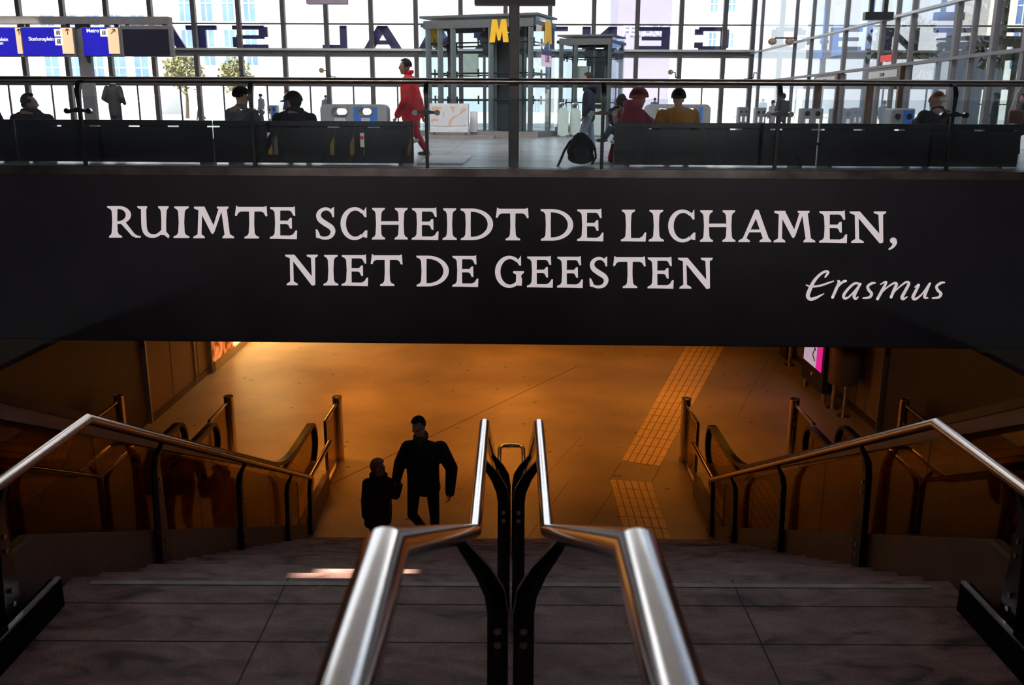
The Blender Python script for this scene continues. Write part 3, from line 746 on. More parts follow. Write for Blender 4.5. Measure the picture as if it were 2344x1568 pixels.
def tree(label, x, y, h, seed):
    random.seed(seed)
    t = thing('street_tree', label, 'tree', (x, y, HZ), 'trees on the square')
    mb = MB(); mb.tube([(x,y,HZ-.02), (x+.1,y,HZ+h*.3), (x,y,HZ+h*.6)], [.16,.12,.07], 8)
    for k in range(9):
        a = random.uniform(0, 6.28); z0 = HZ+h*random.uniform(.3,.6); l = h*random.uniform(.2,.35)
        mb.tube([(x,y,z0), (x+math.cos(a)*l*.5,y+math.sin(a)*l*.5,z0+l*.5), (x+math.cos(a)*l*.8,y+math.sin(a)*l*.8,z0+l)], [.05,.035,.012], 6)
    mb.build('trunk', TRUNK, t)
    mb = MB()
    for k in range(700):
        a = random.uniform(0, 6.28); e = random.uniform(-1, 1); r = h*.3*random.uniform(.4,1)
        p = Vector((x+r*math.cos(a)*math.sqrt(1-e*e), y+r*math.sin(a)*math.sqrt(1-e*e), HZ+h*.68+r*e*1.05))
        u = Vector((random.uniform(-1,1),random.uniform(-1,1),random.uniform(-1,1))).normalized(); v = u.orthogonal().normalized()
        s = random.uniform(.12,.24); mb.face([p-u*s, p+v*s*.6, p+u*s, p-v*s*.6])
    mb.build('foliage', LEAF, t, smooth=False)
for i, (px, Y, h, lab) in enumerate(((430, 75, 5.5, 'thin leafy street tree below the white corner building'), (545, 80, 5, 'thin leafy street tree under the letter S'))):
    p = at_y(px, 277, Y); tree(lab, p.x, Y, h, i)
for i, (x, y, h, lab) in enumerate(((13.4, 17.5, 5, 'bushy street tree outside the side wall, nearest the camera'), (14, 22, 5.5, 'bushy street tree outside the side wall, second from the near end'), (14.2, 28, 5, 'bushy street tree outside the side wall beside the doors'), (14.5, 37, 4.5, 'bushy street tree outside the side wall, near the corner'))):
    tree(lab, x, y, h, 20+i)
random.seed(11)

# ================================================================= lifts
LFR = mat('lift_frame_grey', (0.12, 0.125, 0.13), .45, .3); LIFTDK = mat('lift_machinery', (0.03, 0.033, 0.035), .5, .3); YEL = mat('metro_yellow', (0.75, 0.42, 0.02), .5, 0, .05, 3, emit=.12, ecol=(.85,.5,.02))
PLIN = mat('brown_plinth', (0.22, 0.19, 0.18), .6)
def v2(a, b, t): return (a[0]+(b[0]-a[0])*t, a[1]+(b[1]-a[1])*t)
def lift(label, L, Nn, R, top, posts):
    B = (L[0]+R[0]-Nn[0], L[1]+R[1]-Nn[1]); ring4 = [L, Nn, R, B]
    c = ((L[0]+R[0])/2, (L[1]+R[1])/2)
    t = thing('glass_lift', label, 'lift', (c[0], c[1], HZ), 'glass lifts in the hall')
    def sc(p, k, z): return (c[0]+(p[0]-c[0])*k, c[1]+(p[1]-c[1])*k, z)
    MB().prism([sc(p, 1.06, HZ) for p in ring4], (0,0,.16)).build('plinth', PLIN, t)
    MB().prism([sc(p, 1.03, top-.03) for p in ring4], (0,0,.06)).build('roof', LFR, t)
    mb = MB()
    for a, b in zip(ring4, ring4[1:]+ring4[:1]):
        pa, pb = sc(a, .96, top-.22), sc(b, .96, top-.22)
        mb.tube([pa, pb], 1, flat=(.22, .1))
    mb.build('roof_beam', LFR, t)
    for a, b in zip(ring4, ring4[1:]+ring4[:1]):
        d = Vector((b[0]-a[0], b[1]-a[1], 0)).normalized(); n = Vector((-d.y, d.x, 0))*.006
        A, Bp = Vector((*a, HZ+.16)), Vector((*b, HZ+.16)); H = Vector((0,0,top-.06-HZ-.16))
        MB().hexa([A-n, A+n, Bp+n, Bp-n, A-n+H, A+n+H, Bp+n+H, Bp-n+H]).build('glass_pane', LIFTG, t, smooth=False)
        mb = MB()
        for z in (HZ+1.05, HZ+1.8, HZ+2.65):
            i0, i1 = sc(a, .93, z), sc(b, .93, z); mb.cyl(i0, i1, .022, n=8)
            for q in (.08, .5, .92):
                e0 = Vector(i0).lerp(Vector(i1), q); mb.cyl(e0-Vector((0,0,.12)), e0+Vector((0,0,.12)), .025, n=6)
        mb.build('bracing_rail', LIFTDK, t)
    for p in ring4 + [v2(L, Nn, q) for q in posts]:
        q = sc(p, .9, HZ+.16); MB().box((q[0]-.075, q[1]-.075, q[2]), (q[0]+.075, q[1]+.075, top-.1)).build('post', LFR, t)
    w = (Vector((R[0]-L[0], R[1]-L[1], 0))).length
    def inner(fx, fy, z): 
        p = v2(v2(L, Nn, fx), v2(B, R, fx), fy); return (p[0], p[1], z)
    mb = MB()
    mb.prism([inner(.55,.35,HZ+.16), inner(.78,.35,HZ+.16), inner(.78,.75,HZ+.16), inner(.55,.75,HZ+.16)], (0,0,top-HZ-.6))
    mb.build('shaft', LIFTDK, t)
    mb = MB()
    for f in (.5, .6, .82, .86): q = inner(f, .3, HZ+.16); mb.box((q[0]-.04, q[1]-.04, q[2]), (q[0]+.04, q[1]+.04, top-.3))
    mb.build('guide_rail', LFR, t)
    mb = MB()
    for f in (.52, .84): q = inner(f, .35, top-.6); mb.cyl((q[0], q[1]-.12, q[2]), (q[0], q[1]+.12, q[2]), .24, n=20); mb.box((q[0]-.14, q[1]-.14, q[2]-.45), (q[0]+.14, q[1]+.14, q[2]))
    mb.build('winch', LIFTDK, t)
    mb = MB(); q = inner(.4, .2, HZ+1.95); mb.box((q[0]-.22, q[1]-.12, q[2]-.25), (q[0]+.22, q[1]+.12, q[2]+.4)); mb.build('counterweight', mat('pale_green_box', (.45,.5,.44), .5), t)
    return t, inner
def grd(px, D, py=250): p = at_y(px, py, D); return (p.x, D)
l1L, l1N, l1R = grd(968, 28.2), grd(1225, 27.0), grd(1268, 28.6)
top1 = at_y(1225, 31, 27.0).z
lift1, in1 = lift('tall glass lift with yellow metro marks beside the grey column', l1L, l1N, l1R, top1, (.12, .25, .62))
l2L, l2N, l2R = grd(1275, 35.2), grd(1397, 34.8), grd(1425, 36.4)
lift2, in2 = lift('lower glass lift with two round winches behind the walking man', l2L, l2N, l2R, at_y(1397, 80, 34.8).z, (.3,))
def metro_m(parent, c, ux, h):
    ux = Vector(ux).normalized(); mb = MB(); w = h*.95
    P = [(-.5,0),(-.36,1),(-.12,1),(0,.55),(.12,1),(.36,1),(.5,0),(.22,0),(.16,.5),(.06,.08),(-.06,.08),(-.16,.5),(-.22,0)]
    un = ux.cross(Vector((0,0,1)))
    mb.prism([Vector(c)+ux*(w*x)+Vector((0,0,h*z)) for x, z in P], un*.03)
    mb.build('metro_mark', YEL, parent, smooth=False)
e1 = Vector((l1N[0]-l1L[0], l1N[1]-l1L[1], 0)); e2 = Vector((l1R[0]-l1N[0], l1R[1]-l1N[1], 0))
hM = .62; zM = at_y(1145, 95, 27).z
p = v2(l1L, l1N, .69); metro_m(lift1, (p[0], p[1]-.05, zM), e1, hM)
p = v2(l1N, l1R, .55); metro_m(lift1, (p[0]+.03, p[1]-.03, zM), e2, hM)
p = v2(l1L, (l1L[0]+e2.x, l1L[1]+e2.y), .5); metro_m(lift1, (p[0]-.03, p[1], zM-.1), e2, hM)
p = v2(l1N, l1R, .45); q = Vector((p[0]+.05, p[1]-.05, 0)); u = e2.normalized(); zl0, zl1 = at_y(1245, 153, 27.7).z, at_y(1245, 115, 27.7).z
wl = .45
sgn = MB().hexa([q-u*wl+Vector((0,0,zl0)), q+u*wl+Vector((0,0,zl0)), q+u*wl+Vector((0,.02,zl0)), q-u*wl+Vector((0,.02,zl0)), q-u*wl+Vector((0,0,zl1)), q+u*wl+Vector((0,0,zl1)), q+u*wl+Vector((0,.02,zl1)), q-u*wl+Vector((0,.02,zl1))]).build('lift_sign', mat('sign_pinkish', (.7,.6,.7), .5, emit=.3, ecol=(.8,.65,.8)), lift1, smooth=False)
un = u.cross(Vector((0,0,1)))
MB().text('Lift', .28, q-u*.12+un*.02+Vector((0,0,zl0+.14)), u, UZ_, depth=.006, bold=.004).build('lettering', mat('dark_red', (.3,.02,.06), .5), sgn, smooth=False)
k = q+un*.015; h0 = zl1-.14
MB().hexa([k-u*wl+Vector((0,0,h0)), k+u*wl+Vector((0,0,h0)), k+u*wl-un*.01+Vector((0,0,h0)), k-u*wl-un*.01+Vector((0,0,h0)), k-u*wl+Vector((0,0,zl1)), k+u*wl+Vector((0,0,zl1)), k+u*wl-un*.01+Vector((0,0,zl1)), k-u*wl-un*.01+Vector((0,0,zl1))]).build('band', NAVY, sgn, smooth=False)
# advert board and plinth before the tall lift
AY = 25.2
adv = thing('advert_board', 'low pale grey advert board with a faded hand picture beside the tall lift', 'advert board', at_y(1030, 309, AY).to_tuple()[:2]+(HZ,))
mb = MB(); rectpx(mb, 984, 237, 1072, 303, AY, .3); mb.build('body', mat('pale_grey_panel', (.62,.6,.63), .5), adv, bevel=.01)
mb = MB(); a = at_y(984, 315, AY); b = at_y(1132, 315, AY); mb.box((a.x-.1, AY-.15, HZ), (b.x, AY+.6, HZ+.1)); mb.build('plinth', PLIN, adv)
mb = MB(); a = at_y(990, 300, AY); b = at_y(1068, 300, AY); mb = None
for q in (a.x, b.x-.06): MB().box((q, AY+.05, HZ+.09), (q+.06, AY+.25, a.z+.02)).build('leg', GREYP, adv)
def picture_mat():
    m = bpy.data.materials.new('faded_picture'); m.use_nodes = True; nt = m.node_tree; b = nt.nodes['Principled BSDF']
    tc = nt.nodes.new('ShaderNodeTexCoord'); n = nt.nodes.new('ShaderNodeTexNoise'); n.inputs['Scale'].default_value = 2.4; n.inputs['Distortion'].default_value = 1.5
    r = nt.nodes.new('ShaderNodeValToRGB'); r.color_ramp.interpolation = 'EASE'
    r.color_ramp.elements[0].position = .48; r.color_ramp.elements[0].color = (.58,.56,.58,1); r.color_ramp.elements[1].position = .53; r.color_ramp.elements[1].color = (.6,.36,.24,1)
    nt.links.new(tc.outputs['Object'], n.inputs['Vector']); nt.links.new(n.outputs['Fac'], r.inputs['Fac']); nt.links.new(r.outputs[0], b.inputs['Base Color']); return m
rectpx(MB(), 987, 244, 1066, 288, AY-.012, .014).build('picture', picture_mat(), adv, smooth=False)
mb = MB(); rectpx(mb, 1076, 255, 1092, 302, AY+.75, .25); o = mb.build('vending_cabinet', mat('pale_grey_panel', (.62,.6,.63), .5), None, label='narrow grey cabinet between advert board and tall lift', category='cabinet')
o.data.transform(Matrix.Translation((0,0,0)))
o2 = MB().box((at_y(1076,302,AY+.75).x, AY+.75, HZ), (at_y(1092,302,AY+.75).x, AY+1.0, at_y(1083,302,AY+.75).z)).build('base', GREYP, o)
# ticket gates beside the low lift
GATE = mat('gate_green_grey', (0.5, 0.6, 0.56), .35, .1)
for i, (x0, x1, D, lab) in enumerate(((1277, 1302, 27.5, 'grey green ticket gate closest to the tall lift'), (1306, 1330, 28.0, 'grey green ticket gate beside the walking man'), (1352, 1388, 28.4, 'wide grey green ticket gate past the walking man'))):
    a = at_y(x0, 244, D); b = at_y(x1, 244, D); zt_ = at_y(x0, 246+i, D).z
    t = thing('ticket_gate', lab, 'ticket gate', ((a.x+b.x)/2, D, HZ), 'ticket gates between the lifts')
    MB().prism([(a.x, D, HZ+.02), (b.x, D, HZ+.02), (b.x, D, zt_-.1), (b.x-.08, D, zt_-.02), (a.x+.08, D, zt_), (a.x, D, zt_-.1)], (0, .25, 0)).build('housing', GATE, t, bevel=.02)
    MB().tube([(a.x+.05, D+.1, zt_-.02), (a.x+.05, D+.1, zt_+.1), (a.x+.1, D+.1, zt_+.13), (b.x-.12, D+.1, zt_+.13), (b.x-.07, D+.1, zt_+.08), (b.x-.07, D+.1, zt_-.06)], .018, 8).build('handle', CHROME, t)
    for q in (a.x+.02, b.x-.02): MB().box((q-.04, D-.03, HZ), (q+.04, D+.28, HZ+.06)).build('foot', GREYP, t)
# ================================================================= benches behind the balustrade
BENCH = mat('dark_bench_back', (0.035, 0.034, 0.042), .22, 0, .15, 2); SEAT = mat('bench_seat', (.05,.045,.045), .4)
BY = 13.25
zbt = at_y(1172, 279, BY).z
for x0, x1, lab in ((-300, 33, 'partly cut off beyond the hooded sitter'), (36, 485, 'under the standing figure in black'), (488, 946, 'in front of the recycling unit with the blue side'), (1407, 1873, 'holding the sitters in red and yellow'), (1877, 2338, 'holding the bald man')):
    a, b = at_y(x0, 300, BY).x, at_y(x1, 300, BY).x
    t = thing('bench', 'long dark bench ' + lab, 'bench', ((a+b)/2, BY, HZ), 'dark benches along the balustrade')
    MB().box((a, BY, HZ+.02), (b, BY+.035, zbt-.095)).build('backrest', BENCH, t, bevel=.004)
    MB().box((a, BY, zbt-.075), (b, BY+.05, zbt)).build('top_board', BENCH, t, bevel=.006)
    for k in range(5):
        xx = a+(b-a)*(k+.5)/5; MB().box((xx-.2, BY+.036, HZ+.3), (xx+.2, BY+.06, zbt-.01)).build('bracket', BENCH, t)
    MB().box((a, BY+.06, HZ+.30), (b, BY+.66, HZ+.345)).build('seat', SEAT, t, bevel=.008)
    for xx in (a+.2, b-.2): MB().box((xx-.03, BY+.06, HZ), (xx+.03, BY+.62, HZ+.30)).build('leg', GREYP, t)
EDGEG = mat('bench_end_edge', (.5,.52,.55), .3, .5)
# white low plates on the floor by the bench ends
for p in ((955, 377, 1060, 360, 'flat white floor plate by the red trousers'), (1352, 376, 1395, 362, 'flat white floor plate beside the black backpack')):
    a = at_z(p[0], p[1], HZ); b = at_z(p[2], p[1], HZ); c = at_z(p[0], p[3], HZ)
    MB().box((a.x, a.y, HZ), (b.x, c.y, HZ+.03)).build('floor_plate', mat('white_plate', (.9,.9,.9), .5), None, label=p[4], category='plate')
# gate pillars behind the camera, glow added to their faces, mirrored in the balustrade glass
GW = mat('glow_gate_face', (.8,.8,.8), .5, 0, .02, 3, emit=3.2, ecol=(1,1,1)); GRED = mat('gate_red', (.7,.02,.03), .5, emit=3, ecol=(1,.02,.05)); GGR = mat('gate_green', (.3,.6,.05), .5, emit=3, ecol=(.5,1,.1))
for px, icon, lab in ((618, GRED, 'with a red mark, at the row end'), (760, GRED, 'with a red mark, next to the plain one'), (806, None, 'with a plain white face'), (829, GRED, 'with a red mark on the aisle side'), (937, GGR, 'with a green arrow'), (268, GGR, 'with a green mark, far along the row')):
    q = at_y(px, 330, 30.3); y_ = 25.3-30.3
    t = thing('ticket_gate', 'glowing white gate ' + lab + ', mirrored in the glass', 'ticket gate', (q.x, y_, UZ), 'ticket gates mirrored in the glass')
    MB().box((q.x-.09, y_-.35, UZ), (q.x+.09, y_, UZ+.82)).build('housing', GREYP, t, bevel=.01)
    MB().box((q.x-.07, y_, UZ+.05), (q.x+.07, y_+.008, UZ+.75)).build('glow_face', GW, t, smooth=False)
    if icon: MB().cyl((q.x, y_+.008, UZ+.6), (q.x, y_+.014, UZ+.6), .06, n=14).build('mark', icon, t)
    MB().tube([(q.x-.2, y_-.1, UZ), (q.x-.2, y_-.1, UZ+.88), (q.x-.18, y_-.1, UZ+.95), (q.x-.13, y_-.1, UZ+.95), (q.x-.1, y_-.1, UZ+.85), (q.x-.1, y_-.1, UZ+.8)], .018, 8).build('hoop', CHROME, t)
# recycling units
STL2 = mat('grey_bin_steel', (0.26, 0.26, 0.27), .4, .5, .1, 8); BLUEP = mat('blue_bin_panel', (0.03, 0.13, 0.45), .4)
def oval(cx, cz, w, h, n=20):
    r = h/2; k = w/2-r
    return [(cx+(k if math.cos(a) > 0 else -k)+r*math.cos(a), cz+r*math.sin(a)) for a in [2*math.pi*(i+.5)/n for i in range(n)]]
def plate_with_holes(x0, x1, z0, z1, y0, y1, holes, rnd=.1):
    mb = MB(); pts = []
    for cx, cz, a0 in ((x1-rnd, z1-rnd, 0), (x0+rnd, z1-rnd, 90)):
        for k in range(6): a = math.radians(a0+k*18); pts.append((cx+rnd*math.cos(a), y0, cz+rnd*math.sin(a)))
    pts += [(x0, y0, z0), (x1, y0, z0)]
    mb.prism(pts, (0, y1-y0, 0)); o = mb.build('tmp', STL2, smooth=False)
    mods = []; cut = []
    for h in holes:
        m2 = MB(); m2.prism([(x, y0-.3, z) for x, z in h], (0, y1-y0+.6, 0)); c = m2.build('tmpcut', STL2, smooth=False); cut.append(c)
        mods.append(('BOOLEAN', {'object': c, 'operation': 'DIFFERENCE', 'solver': 'EXACT'}))
    bpy.context.view_layer.update()
    me = bake(o, mods)
    for c in cut: bpy.data.objects.remove(c)
    me.materials.clear()
    return me
def recycle(label, xl_, xr_, Y, h1, bl, h2):
    g = lambda p, py=255: at_y(p, py, Y)
    zt_ = at_y(xl_, 238, Y).z
    t = thing('recycling_unit', label, 'litter bin', ((g(xl_).x+g(xr_).x)/2, Y, HZ), 'recycling units in the hall')
    holes = []
    for (a, b) in (h1, h2): 
        A, B = g(a), g(b); holes.append(oval((A.x+B.x)/2, at_y(a, 255, Y).z, B.x-A.x, at_y(a, 246, Y).z-at_y(a, 264, Y).z))
    me = plate_with_holes(g(xl_).x, g(xr_).x, HZ, zt_, Y, Y+.5, holes, .12)
    put('body', me, STL2, t, smooth=False)
    hx = holes[1]; xs = [p[0] for p in hx]; zs = [p[1] for p in hx]
    mb = MB(); a, b = g(bl[0]).x, g(bl[1]).x; x0, x1, z0, z1 = min(xs)-.02, max(xs)+.02, min(zs)-.02, max(zs)+.02
    mb.box((a, Y-.02, HZ+.1), (x0, Y-.004, zt_-.06)); mb.box((x1, Y-.02, HZ+.1), (b, Y-.004, zt_-.06)); mb.box((x0, Y-.02, HZ+.1), (x1, Y-.004, z0)); mb.box((x0, Y-.02, z1), (x1, Y-.004, zt_-.06))
    mb.build('blue_panel', BLUEP, t, smooth=False)
    for h, (xa, xb) in zip(holes, (h1, h2)):
        mb = MB(); mb.tube([(x, Y-.02, z) for x, z in h] + [(h[0][0], Y-.02, h[0][1])], .015, 6); mb.build('rim', STEEL, t)
    for (xa, xb) in (h1, h2): 
        mb = MB(); a, b = g(xa).x, g(xb).x; zz_ = at_y(xa, 274, Y).z; mb.box((a+.05, Y-.03, zz_-.04), (b-.05, Y-.005, zz_+.04)); mb.build('label_plate', SILVER, t)
recycle('large grey recycling unit with oval holes behind the second bench', 733, 885, 20, (760, 796), (809, 863), (821, 852))
recycle('grey recycling unit with an oval hole behind the red and yellow sitters', 1480, 1627, 21, (1503, 1535), (1560, 1608), (1570, 1598))
def bin_small(label, x0, x1, ytop, Y, blue):
    a, b = at_y(x0, ytop, Y), at_y(x1, ytop, Y)
    t = thing('litter_bin', label, 'litter bin', ((a.x+b.x)/2, Y, HZ), 'small bins across the hall')
    MB().box((a.x, Y, HZ), (b.x, Y+.4, a.z)).build('body', STL2, t, bevel=.03)
    w = b.x-a.x
    if blue: MB().box((a.x+w*.5, Y-.012, HZ+.2), (b.x-.03, Y-.001, a.z-.04)).build('blue_panel', BLUEP, t)
    for f in (.27, .75):
        c = (a.x+w*f, Y-.02, a.z-.16); MB().cyl(c, (c[0], Y+.0, c[2]), w*.12, n=14).build('opening', BLACK, t)
        MB().box((a.x+w*f-w*.08, Y-.02, a.z-.5), (a.x+w*f+w*.08, Y-.013, a.z-.32)).build('label_plate', SIGNW, t)
bin_small('grey litter bin with a blue half beside the bald man', 2042, 2097, 248, 19.5, True)
bin_small('grey litter bin just inside the far corner door', 1692, 1714, 245, 33, False)
bin_small('dark grey litter bin by the two far standing people', 1731, 1755, 246, 33, False)
bin_small('low dark litter bin behind the clamp on the side-wall end', 1836, 1886, 248, 30, False)
bin_small('blue fronted litter bin between the two dark capped sitters', 611, 632, 241, 36, True)
# small spotlights on arms
AMB = mat('amber_lens', (.5,.3,.18), .3, .2)
for px, py, lab in ((541, 160, 'above the sitter in the black beanie'), (736, 161, 'above the recycling unit'), (1535, 165, 'above the yellow jacket'), (1737, 166, 'by the corner mullion')):
    p = at_y(px, py, FY-.9)
    t = thing('spotlight', 'small amber spotlight on a bracket ' + lab, 'spotlight', p.to_tuple(), 'bracket spotlights on the glass')
    s = 1 if px < 1700 else -1
    MB().ball(p, (.11,.09,.11)).build('lamp_head', AMB, t)
    q = Vector((p.x+s*.22, p.y, p.z-.22))
    far = Vector((p.x+s*.42, FY-.1, p.z-.24))
    MB().tube([p+Vector((s*.08,0,0)), p+Vector((s*.2,0,-.02)), q, q+Vector((s*.2,0,-.02)), far], .022, 6).build('arm', BLACK, t)
p = at_y(1786, 88, 34)
t = thing('spotlight', 'pair of small amber spotlights on one arm under the sloping window rail', 'spotlight', p.to_tuple())
for px in (1768, 1807): MB().ball(at_y(px, 95, 34), (.16,.1,.12)).build('lamp_head', AMB, t)
MB().tube([at_y(1772, 93, 34), at_y(1776, 87, 34), at_y(1799, 87, 34), at_y(1804, 93, 34)], .025, 6).build('arm', BLACK, t)
MB().tube([at_y(1786, 87, 34), Vector((XS-.06, 34, p.z+.02))], .025, 6).build('arm', BLACK, t)
# hanging dark sign by the side wall
hs = thing('hanging_sign', 'black box sign hung on two rods near the side glass wall', 'sign', at_y(2008, 40, 24).to_tuple())
mb = MB(); a = at_y(1977, 46, 24); b = at_y(2043, 28, 24); mb.box((a.x, 23.9, a.z), (b.x, 24.1, b.z)); mb.build('board', BLACK, hs)
for px in (1993, 2025): q = at_y(px, 30, 24); MB().box((q.x-.05, 23.95, q.z), (q.x+.05, 24.05, RZ)).build('rod', BLACK, hs)
REDS = mat('red_sign_mirrored', (.7,.02,.02), .5, emit=.5, ecol=(.8,.03,.03))
p = at_x(2030, 135, XS-.05); MB().box((XS-.08, p.y-.38, p.z-.06), (XS-.065, p.y+.38, p.z+.1)).build('red_sign_mirrored', REDS, None, label='small red glowing plate for a shop sign mirrored in the side glass wall', category='sign')  # glowing plate added as the reflection of a shop sign

# ================================================================= stair side walls, glass, kerbs
XF = ID
ST_S = (at_x(600,1205,-2.72).z - at_x(130,1222,-2.72).z)/(at_x(600,1205,-2.72).y - at_x(130,1222,-2.72).y)
q0 = at_x(130, 1222, -2.72)
def str_z(y): return q0.z + ST_S*(y-q0.y) if y < 10.9 else q0.z + ST_S*(10.9-q0.y)
RAIL_M, RAIL_L, RAIL_U = -1.85, -4.62, -0.56
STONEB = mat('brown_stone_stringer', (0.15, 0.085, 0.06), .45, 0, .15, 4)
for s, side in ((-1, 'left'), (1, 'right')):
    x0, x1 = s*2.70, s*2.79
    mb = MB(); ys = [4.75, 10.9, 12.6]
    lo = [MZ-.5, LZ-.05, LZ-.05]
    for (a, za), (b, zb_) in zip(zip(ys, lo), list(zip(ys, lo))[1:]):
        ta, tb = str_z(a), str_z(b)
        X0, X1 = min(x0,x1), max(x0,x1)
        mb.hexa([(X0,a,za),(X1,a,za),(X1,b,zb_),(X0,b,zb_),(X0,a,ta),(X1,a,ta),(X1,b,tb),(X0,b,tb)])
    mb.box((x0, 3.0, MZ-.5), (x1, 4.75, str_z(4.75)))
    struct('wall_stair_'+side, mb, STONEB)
    lbl = 'amber glass balustrade beside the stairs on the %s' % ('side where the man and child stand' if s < 0 else 'side of the tactile paving')
    gb = thing('glass_balustrade', lbl, 'balustrade', (s*2.745, 8, str_z(8)))
    seams = [3.2, 5.62, 7.45, 9.6, 10.9]
    for a, b in zip(seams, seams[1:]):
        def tz(y): return RAIL_M-.07 if y < 5.3 else RAIL_M-.07+(y-5.3)*(RAIL_L-RAIL_M)/5.7
        A, B = a+.006, b-.006; xa, xb = s*2.745-.006, s*2.745+.006
        pts = [A] + [v_ for v_ in (4.75, 5.3) if A < v_ < B] + [B]
        mb = MB()
        for u, v in zip(pts, pts[1:]):
            mb.hexa([(xa,u,str_z(max(u,4.75))),(xb,u,str_z(max(u,4.75))),(xb,v,str_z(max(v,4.75))),(xa,v,str_z(max(v,4.75))),(xa,u,tz(u)),(xb,u,tz(u)),(xb,v,tz(v)),(xa,v,tz(v))])
        mb.build('glass_pane', AMBER, gb, smooth=False)
    # kerb with a bright metal cap beside the landing
    k = thing('landing_kerb', 'dark kerb with bright metal cap beside the landing, %s' % ('below the post by the amber glass near the man' if s < 0 else 'on the tactile paving side'), 'kerb', (s*2.63, 4, MZ))
    MB().box((s*2.57, 3.0, MZ), (s*2.635, 4.72, MZ+.17)).build('kerb', mat('matt_black', (.008,.007,.007), .9, 0, .1, 5, spec=.05), k)
    MB().box((s*2.572, 3.0, MZ+.17), (s*2.60, 4.72, MZ+.185)).build('metal_cap', CHROME, k)

# ================================================================= handrails
def bolts(parent, pts, axis, r=.011):
    for p in pts:
        mb = MB(); a = Vector(p); d = Vector(axis)*.008
        mb.cyl(a-d, a+d, r, n=14); mb.build('bolt', STEEL, parent)
RR = .031
hr = thing('center_handrail', 'double steel handrail on forked black posts down the middle of the stairs', 'handrail', (0, 5, MZ))
XO = .165
hoop = []
for k in range(13):
    a = math.pi*k/12; hoop.append((XO*math.cos(math.pi-a) if True else 0, 12.1+.1*0+math.sin(a)*.12, RAIL_L))
hoop = [(-XO, 12.05, RAIL_L), (-XO+.015, 12.13, RAIL_L), (-XO+.06, 12.19, RAIL_L), (0, 12.2, RAIL_L), (XO-.06, 12.19, RAIL_L), (XO-.015, 12.13, RAIL_L), (XO, 12.05, RAIL_L)]
for s in (-1, 1):
    path = [(s*XO, -2.5, RAIL_U), (s*XO, 1.09, RAIL_U), (s*XO, 3.80, RAIL_M), (s*XO, 5.25, RAIL_M), (s*XO, 11.0, RAIL_L), (s*XO, 12.05, RAIL_L)]
    MB().tube(path, RR, 32).build('rail', CHROME, hr, ang=.35)
MB().tube(hoop, RR*.95, 20).build('end_loop', CHROME, hr)
def rail_z(y):
    P = [(-2.5,RAIL_U),(1.09,RAIL_U),(3.8,RAIL_M),(5.25,RAIL_M),(11.0,RAIL_L),(12.3,RAIL_L)]
    for (a, za), (b, zb_) in zip(P, P[1:]):
        if a <= y <= b: return za+(zb_-za)*(y-a)/(b-a)
    return RAIL_L
def tread_z(y):
    if y < 1.08: return UZ
    if y < 3.6: return UZ-.16*(int((y-1.08)/.36)+1)
    if y < Y0: return MZ
    if y < Y1: return MZ-RISE*(int((y-Y0)/TR)+1)
    return LZ
for y in (-0.9, 2.62, 4.72, 7.3, 9.3, 11.4):
    zr_, zf = rail_z(y), tread_z(y)
    for s in (-1, 1):
        mb = MB()
        # flat bar: rises close to the centre line, then forks out to the rail
        C = [(s*.042, zf), (s*.042, zr_-.27), (s*.052, zr_-.2), (s*.088, zr_-.125), (s*(XO-.02), zr_-.045), (s*(XO-.005), zr_-.02)]
        Wd = [.072, .066, .066, .055, .036, .03]
        sec = []
        for i, (x, z) in enumerate(C):
            a = C[max(0,i-1)]; b = C[min(len(C)-1,i+1)]; dx, dz = b[0]-a[0], b[1]-a[1]; l = math.hypot(dx,dz)
            nx, nz = dz/l*Wd[i]/2, -dx/l*Wd[i]/2
            sec.append(((x-nx, z-nz), (x+nx, z+nz)))
        for (l0, r0), (l1, r1) in zip(sec, sec[1:]):
            t_ = .012
            mb.hexa([(l0[0],y-t_,l0[1]),(r0[0],y-t_,r0[1]),(r0[0],y+t_,r0[1]),(l0[0],y+t_,l0[1]),(l1[0],y-t_,l1[1]),(r1[0],y-t_,r1[1]),(r1[0],y+t_,r1[1]),(l1[0],y+t_,l1[1])])
        bmesh.ops.remove_doubles(mb.bm, verts=mb.bm.verts, dist=1e-5)
        po = mb.build('post', BLACK, hr)
        bolts(po, [(s*.042, y-.012, zr_-.33), (s*.042, y-.012, zr_-.38)], (0,1,0), .012)
